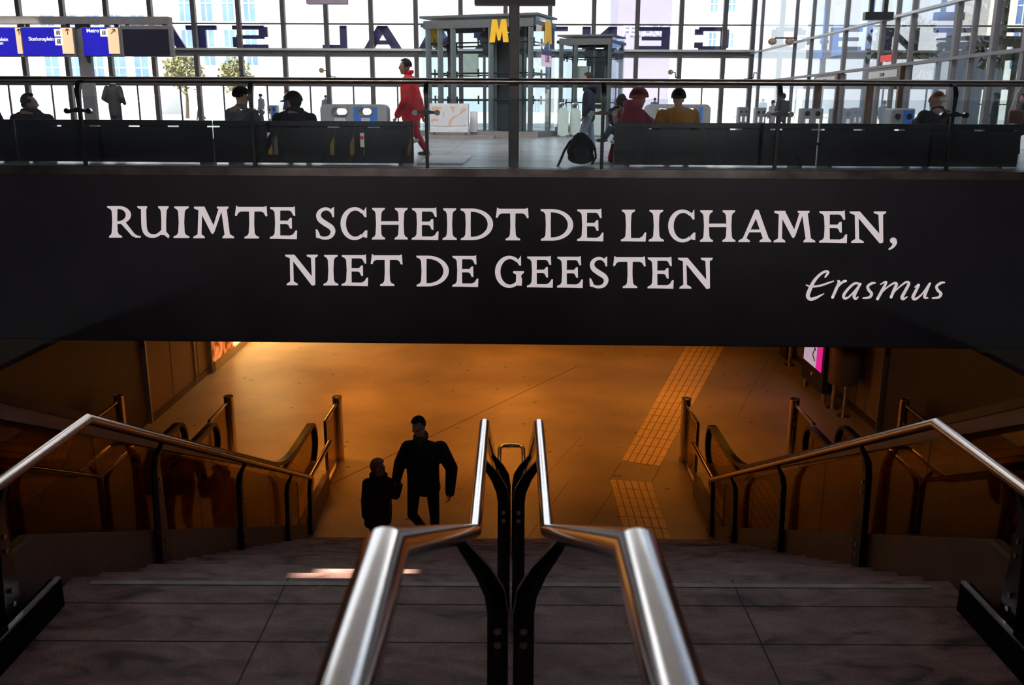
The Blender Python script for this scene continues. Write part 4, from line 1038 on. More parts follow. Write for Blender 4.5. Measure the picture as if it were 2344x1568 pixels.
for s in (-1, 1):
    X = s*2.60
    t = thing('side_handrail', 'steel handrail along the %s' % ('stair edge behind the child' if s < 0 else 'stair edge by the tactile paving'), 'handrail', (X, 8, LZ))
    MB().tube([(X, 2.4, RAIL_M), (X, 5.3, RAIL_M), (X, 11.0, RAIL_L), (X, 12.3, RAIL_L)], RR+.002, 32).build('rail', mat('warm_steel', (.60,.50,.45), .2, 1.0, .06, 20), t, ang=.35)
    for y in (4.36, 6.4, 8.35, 10.1, 11.25):
        zr_ = (RAIL_M if y < 5.3 else max(RAIL_L, RAIL_M+(y-5.3)*(RAIL_L-RAIL_M)/5.7)); zb_ = str_z(max(y,4.75))-.27
        if y < 5: zb_ = MZ+.12
        xo = s*2.672
        mb = MB()
        a, b = y-.055, y+.055; sl = .45*.11 if 5 < y < 11 else 0
        t0, t1 = min(xo-.025, xo+.025), max(xo-.025, xo+.025)
        mb.hexa([(t0,a-.03,zb_+sl/2),(t1,a-.03,zb_+sl/2),(t1,b+.03,zb_-sl/2),(t0,b+.03,zb_-sl/2),(t0,a+.02,zr_-.24),(t1,a+.02,zr_-.24),(t1,b-.02,zr_-.24),(t0,b-.02,zr_-.24)])
        mb.hexa([(t0,a+.02,zr_-.24),(t1,a+.02,zr_-.24),(t1,b-.02,zr_-.24),(t0,b-.02,zr_-.24),(t0-s*.012,a+.03,zr_-.14),(t1-s*.012,a+.03,zr_-.14),(t1-s*.012,b-.03,zr_-.14),(t0-s*.012,b-.03,zr_-.14)])
        mb.hexa([(t0-s*.012,a+.03,zr_-.14),(t1-s*.012,a+.03,zr_-.14),(t1-s*.012,b-.03,zr_-.14),(t0-s*.012,b-.03,zr_-.14),(X-.014,a+.04,zr_-.02),(X+.014,a+.04,zr_-.02),(X+.014,b-.04,zr_-.02),(X-.014,b-.04,zr_-.02)])
        bmesh.ops.remove_doubles(mb.bm, verts=mb.bm.verts, dist=1e-5)
        po = mb.build('post', BLACK, t)
        bolts(po, [(xo-s*.026, y, zr_-.32), (xo-s*.026, y, zr_-.40), (xo-s*.026, y, zb_+.10), (xo-s*.026, y, zb_+.18)], (1,0,0), .014)

# ================================================================= escalators
SKIRT = mat('escalator_skirt', (0.36, 0.31, 0.22), .35, .7, .12, 5)
DECK = mat('brown_deck', (0.17, 0.095, 0.06), .4, .3, .12, 5)
ESL = -.476
def esc_z(y): return -1.57+ESL*(y-4.86)
def esc_path(x):
    P = [(x, y, esc_z(y)) for y in (1.6, 4, 6, 8, 9.8)]
    yb = 10.76
    for k in range(9):      # smooth foot bend
        t = k/8; a = (10.2, esc_z(10.2)); b = (yb, esc_z(yb)); c = (11.4, esc_z(yb))
        P.append((x, a[0]*(1-t)**2+2*b[0]*t*(1-t)+c[0]*t*t, a[1]*(1-t)**2+2*b[1]*t*(1-t)+c[1]*t*t))
    zl = esc_z(yb); R = .3
    P.append((x, 12.3, zl))
    for k in range(1, 13):
        a = math.pi*k/12; P.append((x, 12.3+R*math.sin(a), zl-R+R*math.cos(a)))
    P.append((x, 11.9, zl-2*R-.01))
    return P
def escalator(label, xi, xo):
    lo, hi = min(xi, xo), max(xi, xo)
    t = thing('escalator', label, 'escalator', ((lo+hi)/2, 11.5, LZ), 'escalators beside the stairs')
    def flat_z(y, off): return (esc_z(y) if y < 10.76 else esc_z(10.76))+off
    YS = [1.6, 10.76, 12.9]
    for x in (xi, xo):
        P = esc_path(x)
        MB().tube(P, 1, flat=(.085, .055)).build('handrail', RUBBER, t)
        mb = MB()
        for (a, b) in zip(YS[:2], YS[1:]):
            bb = min(b, 12.35)
            g_ = -.16 if a < 10 else -.075
            mb.hexa([(x-.03,a,flat_z(a,g_)),(x+.03,a,flat_z(a,g_)),(x+.03,bb,flat_z(bb,-.075)),(x-.03,bb,flat_z(bb,-.075)),(x-.03,a,flat_z(a,-.025)),(x+.03,a,flat_z(a,-.025)),(x+.03,bb,flat_z(bb,-.025)),(x-.03,bb,flat_z(bb,-.025))])
        mb.build('handrail_guide', DECK, t)
        mb = MB()
        for (a, b) in zip(YS[:2], YS[1:]):
            bb = min(b, 12.4)
            mb.hexa([(x-.006,a,flat_z(a,-.92)),(x+.006,a,flat_z(a,-.92)),(x+.006,bb,flat_z(bb,-.92)),(x-.006,bb,flat_z(bb,-.92)),(x-.006,a,flat_z(a,-.05)),(x+.006,a,flat_z(a,-.05)),(x+.006,bb,flat_z(bb,-.05)),(x-.006,bb,flat_z(bb,-.05))])
        mb.build('glass_panel', AMBER, t, smooth=False)
        mb = MB()
        for (a, b) in zip(YS[:2], YS[1:]):
            mb.hexa([(x-.1,a,flat_z(a,-1.3)),(x+.1,a,flat_z(a,-1.3)),(x+.1,b,max(LZ,flat_z(b,-1.3))),(x-.1,b,max(LZ,flat_z(b,-1.3))),(x-.1,a,flat_z(a,-.92)),(x+.1,a,flat_z(a,-.92)),(x+.1,b,flat_z(b,-.92)),(x-.1,b,flat_z(b,-.92))])
        mb.build('skirt', SKIRT, t)
    mb = MB(); y = 1.6
    while y < 10.6:
        z = esc_z(y)-1.12; mb.box((lo+.11, y, z-.5), (hi-.11, y+.39, z)); y += .4
    mb.box((lo+.11, 10.6, LZ-.1), (hi-.11, 11.5, LZ+.012))
    mb.build('steps', TREADS, t, smooth=False)
    MB().box((lo+.11, 11.5, LZ-.02), (hi-.11, 13.3, LZ+.008)).build('floor_plate', STEEL, t)
    MB().box((lo+.11, 11.42, LZ-.02), (hi-.11, 11.5, LZ+.02)).build('comb', mat('comb_yellow', (.6,.42,.1), .4, .3), t)
    # warning pictograms on the far skirt
    xs = xo; inward = 1 if xo < xi else -1
    fx = xs+inward*.102
    yc = at_x(510 if xo < 0 else 1845, 1118 if xo < 0 else 1143, fx)
    return t
E1 = escalator('escalator closest to the stairs on the side of the man and child', -2.88, -4.30)
E2 = escalator('escalator along the dark wall, beyond the one near the child', -4.78, -6.2)
E3 = escalator('escalator closest to the stairs on the lit pink poster side', 2.88, 4.30)
E4 = escalator('escalator along the dark wall on the lit pink poster side', 4.78, 6.2)
STICK = mat('white_sticker', (.75,.72,.66), .5)
def sticker(esc, xo, cx, n):
    inward = 1 if xo < 0 else -1
    X = xo+inward*.104
    for k in range(n):
        y = cx[0]-.13*k; z = esc_z(y)-1.09
        d = Vector((0, 1, ESL)).normalized()*.055; u = Vector((0,0,.055))
        p = Vector((X, y, z)); e = Vector((inward*.003,0,0))
        st = MB().hexa([p-d-u, p+d-u, p+d-u+e, p-d-u+e, p-d+u, p+d+u, p+d+u+e, p-d+u+e]).build('pictogram', STICK, esc, smooth=False)
        MB().torus(p+e*1.4, .036, .007, 'x').build('symbol', mat('sticker_red', (.5,.05,.04), .5) if k == 0 else mat('sticker_blue', (.05,.1,.3), .5), st)
sticker(E1, -4.30, (10.2,), 5)
sticker(E3, 4.30, (9.9,), 1)

# guard posts with a thin rail and glass in front of each balustrade end
def guard(label, x, yp, yend, r=.075):
    t = thing('guard_rail', label, 'guard rail', (x, yp, LZ), 'guard posts at the escalator foot')
    p = MB(); p.cyl((x, yp, LZ), (x, yp, LZ+1.08), r, n=24); o = p.build('post', mat('warm_steel', (.60,.50,.45), .2, 1.0, .06, 20), t)
    MB().torus((x, yp, LZ+1.08), r-.008, .012, 'z', 24, 8).build('cap_ring', CHROME, o)
    MB().cyl((x, yp, LZ+1.06), (x, yp, LZ+1.085), r-.012, n=24).build('cap', BLACK, o)
    MB().tube([(x, yp-r, LZ+1.0), (x, yend, LZ+1.0)], .024, 12).build('rail', CHROME, t)
    MB().box((x-.022, yend-.02, LZ), (x+.022, yend+.02, LZ+1.0)).build('end_post', STEEL, t)
    MB().box((x-.005, yend+.05, LZ+.1), (x+.005, yp-r-.05, LZ+.95)).build('glass_pane', AMBER, t, smooth=False)
    MB().box((x-.03, yend-.02, LZ), (x+.03, yp, LZ+.05)).build('base_rail', STEEL, t)
    MB().cyl((x-.01, yp-r, LZ+.7), (x-.01, yp-r-.06, LZ+.7), .012, n=8).build('pin', CHROME, t)
for s in (-1, 1):
    w = 'near the child' if s < 0 else 'by the tactile paving'
    guard('steel guard post and rail at the stair edge %s' % w, s*2.8, 13.95, 12.98)
    guard('steel guard post between the two escalators on the %s side' % ('child' if s < 0 else 'pink poster'), s*4.54, 13.95, 12.98)
    guard('steel guard post by the dark wall, %s' % ('beyond both escalators behind the child' if s < 0 else 'below the hanging bin'), s*6.3, 13.95, 12.98)

# ================================================================= tactile paving
def tactile(label, q, nc, nr):
    A, B, C, D = [at_z(x, y, LZ) for x, y in q]     # far-left, far-right, near-right, near-left
    t = thing('tactile_paving', label, 'tactile paving', ((A.x+C.x)/2, (A.y+C.y)/2, LZ), 'ribbed guide paving')
    def P(u, v, z): p = (A.lerp(B, u)).lerp(D.lerp(C, u), v); return (p.x, p.y, LZ+z)
    MB().hexa([P(0,0,0),P(1,0,0),P(1,1,0),P(0,1,0),P(0,0,.003),P(1,0,.003),P(1,1,.003),P(0,1,.003)]).build('base', TACTD, t, smooth=False)
    mb = MB()
    for i in range(nc):
        for j in range(nr):
            u0, u1 = (i+.08)/nc, (i+.92)/nc; v0, v1 = (j+.03)/nr, (j+.97)/nr
            mb.hexa([P(u0,v0,.002),P(u1,v0,.002),P(u1,v1,.002),P(u0,v1,.002),P(u0+.02/nc,v0,.008),P(u1-.02/nc,v0,.008),P(u1-.02/nc,v1,.008),P(u0+.02/nc,v1,.008)])
    mb.build('ribs', TACT, t, smooth=False)
tactile('long diagonal strip of ribbed guide paving running up under the panel', [(1582,770),(1672,770),(1510,1069),(1422,1055)], 6, 22)
tactile('short strip of ribbed guide paving at the stair foot', [(1395,1098),(1492,1105),(1547,1261),(1440,1258)], 6, 7)

# ================================================================= fittings of the lower hall
def pole(label, px, py, r=.04, top=-3.28):
    p = at_z(px, py, LZ)
    t = thing('steel_pole', label, 'pole', (p.x, p.y, LZ), 'floor to ceiling poles')
    MB().cyl((p.x, p.y, LZ), (p.x, p.y, top), r, n=20).build('tube', mat('warm_steel', (.60,.50,.45), .2, 1.0), t)
    MB().cyl((p.x, p.y, LZ), (p.x, p.y, LZ+.015), r+.09, n=24).build('flange', STEEL, t)
    return p
pole('slim steel pole farthest back beside a dark box', 1807, 836)
pole('slim steel pole behind the lit pink poster', 1848, 876)
pb = pole('steel pole between the lit pink poster and the bin', 1906, 934, .045)
MB().box((at_z(1800,825,LZ).x, 20.3, LZ), (6.4, 20.8, -3.3)).build('dark_cabinet', DARKWALL, None, label='dark cabinet against the wall behind the farthest steel pole', category='cabinet')
# lit poster case
lb = thing('poster_case', 'black poster case with a lit magenta and white poster', 'poster', (6.1, 17.5, LZ))
MB().box((6.02, 16.95, LZ+.22), (6.2, 18.25, -3.42)).build('case', BLACK, lb)
POST = mat('poster_white', (.7,.62,.7), .4, 0, .25, 1.6, emit=.5, ecol=(.75,.6,.78)); MAG = mat('poster_magenta', (.6,.02,.25), .4, 0, .03, 2, emit=.75, ecol=(.8,.02,.3))
ya, yb, yc = 17.08, 17.38, 18.15
MB().box((6.008, yb, LZ+.62), (6.02, yc, -3.5)).build('poster', POST, lb, smooth=False)
mg = MB().box((6.008, ya, LZ+.62), (6.02, yb, -3.5)).build('magenta_strip', MAG, lb, smooth=False)
mb = MB()
for k in range(7): z = LZ+1.4+k*.07; mb.box((6.002, 17.16, z), (6.009, 17.3, z+.018))
for k in range(3): mb.box((6.002, 17.14+.06*k, LZ+2.0), (6.009, 17.18+.06*k, LZ+2.1))
mb.build('lettering', SIGNW, mg, smooth=False)
mb = MB()
for k in range(6): z = LZ+.75+k*.22; mb.tube([(6.006, 17.45, z), (6.006, 17.6, z+.1), (6.006, 17.5, z+.24)], .012, 5)
mb.build('zigzag', BLACK, lb)
MB().cyl((6.012, 17.62, LZ+.45), (6.018, 17.62, LZ+.45), .04, n=16).build('emblem', mat('emblem_red', (.5,.04,.02), .5, emit=.25, ecol=(.7,.05,.02)), lb)
for y in (17.05, 18.2): MB().cyl((6.11, y, LZ), (6.11, y, LZ+.24), .05).build('leg', STEEL, lb)
# bin on a stem
p = at_z(1930, 953, LZ)
t = thing('litter_bin', 'round brown litter bin on a thin steel leg beside the pink poster', 'litter bin', (p.x, p.y, LZ))
c = (p.x-.02, p.y+.12)
MB().cyl((c[0], c[1], LZ+.62), (c[0], c[1], LZ+1.3), .27, .29, n=32).build('bucket', mat('bin_brown', (.13,.075,.045), .4, .4), t)
MB().cyl((c[0], c[1], LZ+1.3), (c[0], c[1], LZ+1.36), .30, n=32).build('lid', BLACK, t)
MB().cyl((p.x, p.y, LZ), (p.x, p.y, LZ+.7), .028).build('leg', CHROME, t)
MB().cyl((p.x, p.y, LZ), (p.x, p.y, LZ+.012), .12, n=24).build('flange', STEEL, t)
# poster and shop window on the other wall
REDP = bpy.data.materials.new('red_poster'); REDP.use_nodes = True
nt = REDP.node_tree; b_ = nt.nodes['Principled BSDF']; tc = nt.nodes.new('ShaderNodeTexCoord'); wv = nt.nodes.new('ShaderNodeTexNoise'); wv.inputs['Scale'].default_value = 2.2; wv.inputs['Distortion'].default_value = 1.8
rp = nt.nodes.new('ShaderNodeValToRGB'); rp.color_ramp.elements[0].position = .4; rp.color_ramp.elements[0].color = (.2,.01,.004,1); rp.color_ramp.elements[1].position = .68; rp.color_ramp.elements[1].color = (1,.35,.08,1)
nt.links.new(tc.outputs['Object'], wv.inputs['Vector']); nt.links.new(wv.outputs['Fac'], rp.inputs['Fac']); nt.links.new(rp.outputs[0], b_.inputs['Base Color']); nt.links.new(rp.outputs[0], b_.inputs['Emission Color']); b_.inputs['Emission Strength'].default_value = .8
t = thing('shop_poster', 'red and orange lit poster on the shop front under the panel', 'poster', (-6.5, 19.9, LZ))
MB().box((-6.55, 19.08, LZ), (-6.44, 20.5, LZ+.22)).build('base', mat('cream_base', (.5,.38,.24), .5), t)
MB().box((-6.55, 19.12, LZ+.22), (-6.45, 20.45, -3.3)).build('poster', REDP, t, smooth=False)
t = thing('shop_window', 'bright shop window glowing over the floor next to the red poster', 'shop window', (-6.5, 22, LZ))
MB().box((-6.55, 20.55, LZ), (-6.46, 24.5, LZ+.16)).build('base', mat('cream_base', (.5,.38,.24), .5), t)
MB().box((-6.55, 20.6, LZ+.16), (-6.5, 24.5, -3.3)).build('lit_pane', mat('shop_glow', (.9,.7,.4), .5, 0, .05, 1, emit=2.2, ecol=(1.0,.62,.22)), t, smooth=False)
# ceiling lamps of the lower hall (hidden above the panel edge, they light the floor)
def lamp(x, y, e, size=1.0, col=(1.0, .33, .04)):
    d = bpy.data.lights.new('lower_ceiling_lamp', 'AREA'); d.energy = e; d.color = col; d.shape = 'RECTANGLE'; d.size = size; d.size_y = size*.4; d.spread = math.radians(150)
    o = bpy.data.objects.new('lower_ceiling_lamp', d); o.location = (x, y, -3.30); COL.objects.link(o)
for x, k in ((-3.4, .88), (0.0, .86), (3.2, .46)):
    for y, e in ((14.2, 25), (17.2, 36), (20.4, 34)): lamp(x, y, e*k)
lamp(-5.6, 21.2, 60, .8, (1, .55, .18))

# ================================================================= people
SKIN = mat('skin', (.52,.32,.24), .55, 0, .05, 20); EYE = mat('eye_dark', (.02,.015,.012), .2)
def cloth(name, c, rough=.8): return mat(name, c, rough, 0, .14, 14, bump=.25)
def ball_m(bm, M, sub=3): bmesh.ops.create_icosphere(bm, subdivisions=sub, radius=1, matrix=M)
class Blob:
    """overlapping rounded pieces melted into one continuous surface"""
    def __init__(s): s.bm = bmesh.new()
    def cap(s, a, b, r0, r1=None):
        r1 = r0 if r1 is None else r1; a, b = Vector(a), Vector(b); n = max(2, int((b-a).length/(min(r0, r1)*.45))+1)
        n = min(n, 14)
        for i in range(n+1):
            t = i/n; c = a.lerp(b, t); r = r0+(r1-r0)*t
            ball_m(s.bm, Matrix.Translation(c) @ Matrix.Scale(r, 4), 1 if r < .02 else 2)
        return s
    def path(s, pts, rs):
        for (a, ra), (b, rb) in zip(zip(pts, rs), list(zip(pts, rs))[1:]): s.cap(a, b, ra, rb)
        return s
    def ell(s, c, radii, axes=None):
        R = Matrix.Identity(4)
        if axes is not None:
            for i in range(3):
                for j in range(3): R[j][i] = axes[i][j]
        ball_m(s.bm, Matrix.Translation(c) @ R @ Matrix.Diagonal((*radii, 1)), 2); return s
    def done(s, name, m, parent, voxel=.014, smooth=4, **k):
        s.bm.transform(XF)
        me = bpy.data.meshes.new('t'); s.bm.to_mesh(me); s.bm.free()
        o = bpy.data.objects.new('t', me); COL.objects.link(o)
        me = bake(o, [('REMESH', {'mode': 'VOXEL', 'voxel_size': voxel}), ('SMOOTH', {'iterations': smooth, 'factor': .5})])
        me.name = name; me.materials.clear()
        return put(name, me, m, parent, True, **k)
def axes_of(f, up=Vector((0,0,1))):
    f = Vector(f).normalized(); r = f.cross(up).normalized(); u = r.cross(f).normalized(); return r, f, u
def shell(name, c, radii, ax, keep, m, parent, th=.012):
    """hair, cap or hat: part of an ellipsoid with thickness; keep(a, b, c) in head axes (right, forward, up), unit sphere"""
    bm = bmesh.new(); bmesh.ops.create_icosphere(bm, subdivisions=4, radius=1)
    bmesh.ops.delete(bm, geom=[v for v in bm.verts if not keep(*v.co)], context='VERTS')
    R = Matrix.Identity(4)
    for i in range(3):
        for j in range(3): R[j][i] = ax[i][j]
    bm.transform(XF @ Matrix.Translation(c) @ R @ Matrix.Diagonal((*radii, 1)))
    me = bpy.data.meshes.new('t'); bm.to_mesh(me); bm.free(); o = bpy.data.objects.new('t', me); COL.objects.link(o)
    me = bake(o, [('SOLIDIFY', {'thickness': th, 'offset': 1}), ('SUBSURF', {'levels': 1})]); me.name = name; me.materials.clear()
    return put(name, me, m, parent)
def figure(label, J, fwd, hf, look, k=1.0, hi=False, group=None):
    """J: joints by name. fwd: chest direction. hf: face direction. look: colours and options."""
    ax = axes_of(Vector((fwd[0], fwd[1], 0))); r, f, u = ax
    J = {n: Vector(v) for n, v in J.items()}
    foot_z = min(J['aL'].z, J['aR'].z)-.08*k
    base = (J['pelvis'].x, J['pelvis'].y, foot_z)
    p = thing('person', label, 'person', base, group)
    hr_, hfv, hu = axes_of(hf); H = J['head']
    hx = (hr_, hfv, hu)
    vox = .0075 if hi else .014
    def off(a, b, c): return H+(hr_*a+hfv*b+hu*c)*k
    B = Blob()
    B.ell(off(0,-.005,.025), (.076*k,.094*k,.100*k), hx).ell(off(0,.022,-.055), (.056*k,.068*k,.068*k), hx)
    B.ell(off(0,.062,-.095), (.026*k,.024*k,.022*k), hx)
    B.ell(off(0,.1,-.018), (.013*k,.02*k,.022*k), hx).ell(off(0,.09,.01), (.01*k,.016*k,.025*k), hx)
    B.ell(off(0,.083,.03), (.05*k,.016*k,.012*k), hx).ell(off(0,.083,-.062), (.022*k,.012*k,.01*k), hx)
    for s in (-1, 1): B.ell(off(s*.077,-.008,-.01), (.011*k,.02*k,.032*k), hx); B.ell(off(s*.045,.062,-.03), (.022*k,.02*k,.022*k), hx)
    B.cap(off(0,-.02,-.07), J['neck']-u*.02*k, .052*k, .056*k)
    B.ell(J['chest'], (.14*k,.085*k,.17*k), ax); B.cap(J['chest'], J['pelvis'], .1*k, .11*k)
    B.cap(J['sL'], J['sR'], .05*k)
    for S_ in 'LR':
        B.path([J['s'+S_], J['e'+S_], J['w'+S_]], [.042*k, .034*k, .024*k])
        B.path([J['h'+S_], J['k'+S_], J['a'+S_]], [.07*k, .05*k, .036*k])
        w = J['w'+S_]; d = (w-J['e'+S_]).normalized(); side = (r if S_ == 'L' else -r); side = (side - d*side.dot(d)).normalized(); pn = d.cross(side)
        hd = look.get('grip'+S_, .35)
        B.ell(w+d*.045*k, (.037*k,.05*k,.016*k), (f - d*f.dot(d), d, side)) if (f-d*f.dot(d)).length > .3 else B.cap(w, w+d*.08*k, .03*k)
        across = (f-d*f.dot(d)); across = across.normalized() if across.length > .05 else side.cross(d)
        inn = -side if S_ == 'L' else side
        inn = side
        for q, ln in ((-.027, .062), (-.009, .074), (.009, .07), (.026, .056)):
            a0 = w+d*.085*k+across*(-q)*k
            a1 = a0+(d*math.cos(hd)+inn*math.sin(hd))*ln*.5*k; a2 = a1+(d*math.cos(hd*2.4)+inn*math.sin(hd*2.4))*ln*.5*k
            B.path([a0, a1, a2], [.0095*k, .009*k, .0075*k])
        t0 = w+d*.03*k+across*.03*k; t1 = t0+(d*.6+across*.75+inn*.3).normalized()*.035*k; B.path([t0, t1, t1+(d*.9+across*.25+inn*.4).normalized()*.03*k], [.013*k,.011*k,.009*k])
    body = B.done('body', look.get('skin', SKIN), p, vox, 3)
    if hi or look.get('eyes'):
        for s in (-1, 1): MB().ball(off(s*.031,.086,.008), .0105*k, 2).build('eye', EYE, p)
    # clothing
    hem = look.get('hem', .16)
    Jk = Blob(); g = look.get('bulk', 1.0)
    up3 = (J['neck']-J['pelvis']).normalized(); tax = (r, (up3.cross(r)).normalized(), up3)
    L_ = (J['neck']-J['pelvis']).length
    sw = (J['sL']-J['sR']).length/2
    hemw = look.get('hemw', 1.0)
    prof_ = ((-hem/L_, .165*hemw, .125), (-hem/L_*.5, .168*hemw, .128), (0, .168*hemw, .13), (.2, .165, .128), (.4, .17, .128), (.6, .18, .125), (.78, sw/k*.95, .11), (.88, sw/k*.82, .09))
    for (t0_, w0_, d0_), (t1_, w1_, d1_) in zip(prof_, prof_[1:]):
        for q in range(4):
            t = t0_+(t1_-t0_)*q/4; wf = w0_+(w1_-w0_)*q/4; df = d0_+(d1_-d0_)*q/4
            Jk.ell(J['pelvis']+up3*L_*t, (wf*k*g, df*k*g, .075*k), tax)
    Jk.cap(J['sL'], J['sR'], .062*k*g)
    for S_ in 'LR':
        Jk.path([J['s'+S_], J['e'+S_], J['w'+S_]], [.078*k*g, .064*k*g, .05*k*g])
    nk = J['neck']
    if look.get('collar', 1): 
        for a in range(10):
            q = 2*math.pi*a/10; Jk.ell(nk+(r*math.cos(q)*.07+f*math.sin(q)*.065+u*(.02-.015*math.sin(q)))*k, (.026*k,.026*k,.04*k))
    Jk.done('jacket', look['jacket'], p, .011 if hi else .016, 5)
    if look.get('hood'):
        Hd = Blob()
        for a in range(12):
            q = 2*math.pi*a/12; Hd.ell(nk+(r*math.cos(q)*.105+f*(math.sin(q)*.1-.03)+u*(.02-.03*math.sin(q)))*k, (.05*k,.05*k,.055*k))
        Hd.ell(nk-f*.11*k-u*.02*k, (.1*k,.06*k,.09*k), ax)
        Hd.done('hood', look['hood'], p, .012, 4)
    if look.get('scarf'):
        Sc = Blob()
        for a in range(12):
            q = 2*math.pi*a/12; Sc.ell(nk+(r*math.cos(q)*.075+f*(math.sin(q)*.075+.012)+u*(.035-.035*math.sin(q)))*k, (.03*k,.03*k,.032*k))
        Sc.cap(nk+f*.1*k-u*.03*k, nk+f*.135*k-u*.18*k, .024*k, .02*k)
        Sc.done('scarf', look['scarf'], p, .009, 3)
    T = Blob()
    T.ell(J['pelvis']-u*.02*k, (.16*k,.12*k,.13*k), ax)
    for S_ in 'LR': T.path([J['h'+S_], J['k'+S_], J['a'+S_]-Vector((0,0,.0))], [.093*k, .068*k, .052*k])
    T.done('trousers', look['trousers'], p, .011 if hi else .016, 4)
    for S_ in 'LR':
        a = J['a'+S_]; ff = look.get('foot'+S_, f); ff = Vector(ff).normalized()
        Sh = Blob(); Sh.ell(a+ff*.05*k-u*.04*k, (.045*k,.12*k,.04*k), axes_of(ff)) if abs(ff.z) < .95 else None
        Sh.cap(a, a-u*.03*k, .045*k); Sh.done('shoe', look.get('shoes', BLACK), p, .012, 3)
    hs = look.get('hair_style', 'short')
    if hs == 'short': shell('hair', off(0,-.012,.032), (.083*k,.102*k,.107*k), hx, lambda a, b, c: (b < .35 and c > -.28-.0*b) and not (b > .0 and c < .1 and abs(a) > .5 and b > .1) or c > .62, look['hair'], p)
    elif hs == 'shaggy':
        shell('hair', off(0,-.012,.03), (.098*k,.112*k,.118*k), hx, lambda a, b, c: (b < .25 and c > -.55) or c > .45, look['hair'], p, .016)
    elif hs == 'curly':
        Cb = Blob(); rnd = random.Random(3)
        for n_ in range(46):
            a, b, c = rnd.gauss(0,1), rnd.gauss(-.35,1), rnd.gauss(.3,1); l = math.sqrt(a*a+b*b+c*c); a, b, c = a/l, b/l, c/l
            if b > .35 and c < .55: continue
            Cb.ell(off(a*.09, b*.105-.01, c*.11+.03), (.032*k,.032*k,.032*k))
        Cb.done('hair', look['hair'], p, .012, 2)
    elif hs == 'fringe': shell('hair', off(0,-.012,.015), (.084*k,.104*k,.102*k), hx, lambda a, b, c: b < -.15 and -.5 < c < .45, look['hair'], p)
    elif hs == 'long':
        shell('hair', off(0,-.012,.03), (.086*k,.106*k,.108*k), hx, lambda a, b, c: (b < .3) or c > .6, look['hair'], p)
    elif hs == 'bun':
        shell('hair', off(0,-.012,.03), (.084*k,.104*k,.106*k), hx, lambda a, b, c: (b < .25 and c > -.5) or c > .6, look['hair'], p)
    if look.get('hat'):
        hm = look['hat']; hc = look.get('hat_lift', .035); hb = look.get('hat_big', 1.0)
        h = shell('hat', off(0,-.008,hc), (.09*k*hb,.11*k*hb,.118*k*hb), hx, lambda a, b, c: c > (.05 if b > .3 else -.25+.3*max(0,b)), hm, p, .02)
        if look.get('pompom'): 
            Pm = Blob(); Pm.ell(off(.0,-.045,hc+.135*hb), (.045*k,)*3); Pm.done('pompom', look['pompom'], p, .01, 1)
        if look.get('peak'):
            MB().hexa([tuple(off(a, b, c)) for a, b, c in ((-.07,.085,.055),(.07,.085,.055),(.06,.19,.035),(-.06,.19,.035),(-.07,.085,.07),(.07,.085,.07),(.06,.19,.048),(-.06,.19,.048))]).build('peak', hm, p, bevel=.005)
        if look.get('brim'): MB().torus(tuple(off(0,-.005,.03)), .1*k*hb, .018*k, 'z', 24, 8).build('hat_band', hm, p)
    return p

XF = ID
def KD(D): return lambda x, y, d=0: at_y(x, y, D+d)
K = KD(11.05)
DKJ = cloth('black_jacket', (.010,.009,.011)); DKT = cloth('dark_jeans', (.012,.016,.020)); DARKHAIR = cloth('dark_hair', (.012,.008,.006)); BLONDE = cloth('light_brown_hair', (.4,.22,.1))
man = figure('man in a dark jacket and scarf walking with a child, looking down', dict(
    head=K(958,977,-.06), neck=K(964,1004), chest=K(970,1040), pelvis=K(970,1108), sR=K(935,1025), sL=K(1008,1026), eR=K(916,1060,-.03), wR=K(908,1094,-.05),
    eL=K(1034,1072,.03), wL=K(1030,1127,-.06), hR=K(948,1120), hL=K(990,1120), kR=K(944,1178,-.14), aR=K(972,1212,.2), kL=K(995,1180,-.03), aL=K(996,1237)),
    (-.2,-1,0), (-.38,-.8,-.42), dict(jacket=DKJ, trousers=DKT, hair=DARKHAIR, scarf=cloth('grey_scarf', (.07,.07,.065)), hem=.08, bulk=1.33, footR=(-.2,-.55,-.8), shoes=cloth('dark_shoe', (.012,.009,.008)), gripR=.9, gripL=.5), 1.0, True)
K = KD(11.0)
OLIVE = cloth('olive_coat', (.030,.019,.007)); REDT = cloth('dark_red_trousers', (.20,.012,.012))
child = figure('small child in an olive coat and red trousers holding hands with the man', dict(
    head=K(867,1071), neck=K(868,1094), chest=K(866,1118), pelvis=K(866,1165), sL=K(888,1106), sR=K(843,1108), eL=K(905,1132), wL=K(913,1112), eR=K(838,1146,.03), wR=K(837,1180,-.02),
    hL=K(879,1182), hR=K(855,1182), kL=K(884,1213), kR=K(854,1215), aL=K(889,1240), aR=K(856,1242)),
    (.45,-.9,0), (.93,-.34,.08), dict(jacket=OLIVE, trousers=REDT, hair=BLONDE, hair_style='shaggy', hood=cloth('navy_hood', (.008,.009,.014)), hem=.2, hemw=1.05, bulk=1.32, shoes=cloth('dark_shoe', (.012,.009,.008)), gripL=.9), .82, True)
a = K(838, 1148); band = MB(); band.torus((a.x-.0, a.y+.02, a.z), .052, .012, 'z', 18, 8); band.build('armband', cloth('pale_band', (.3,.27,.2)), child)

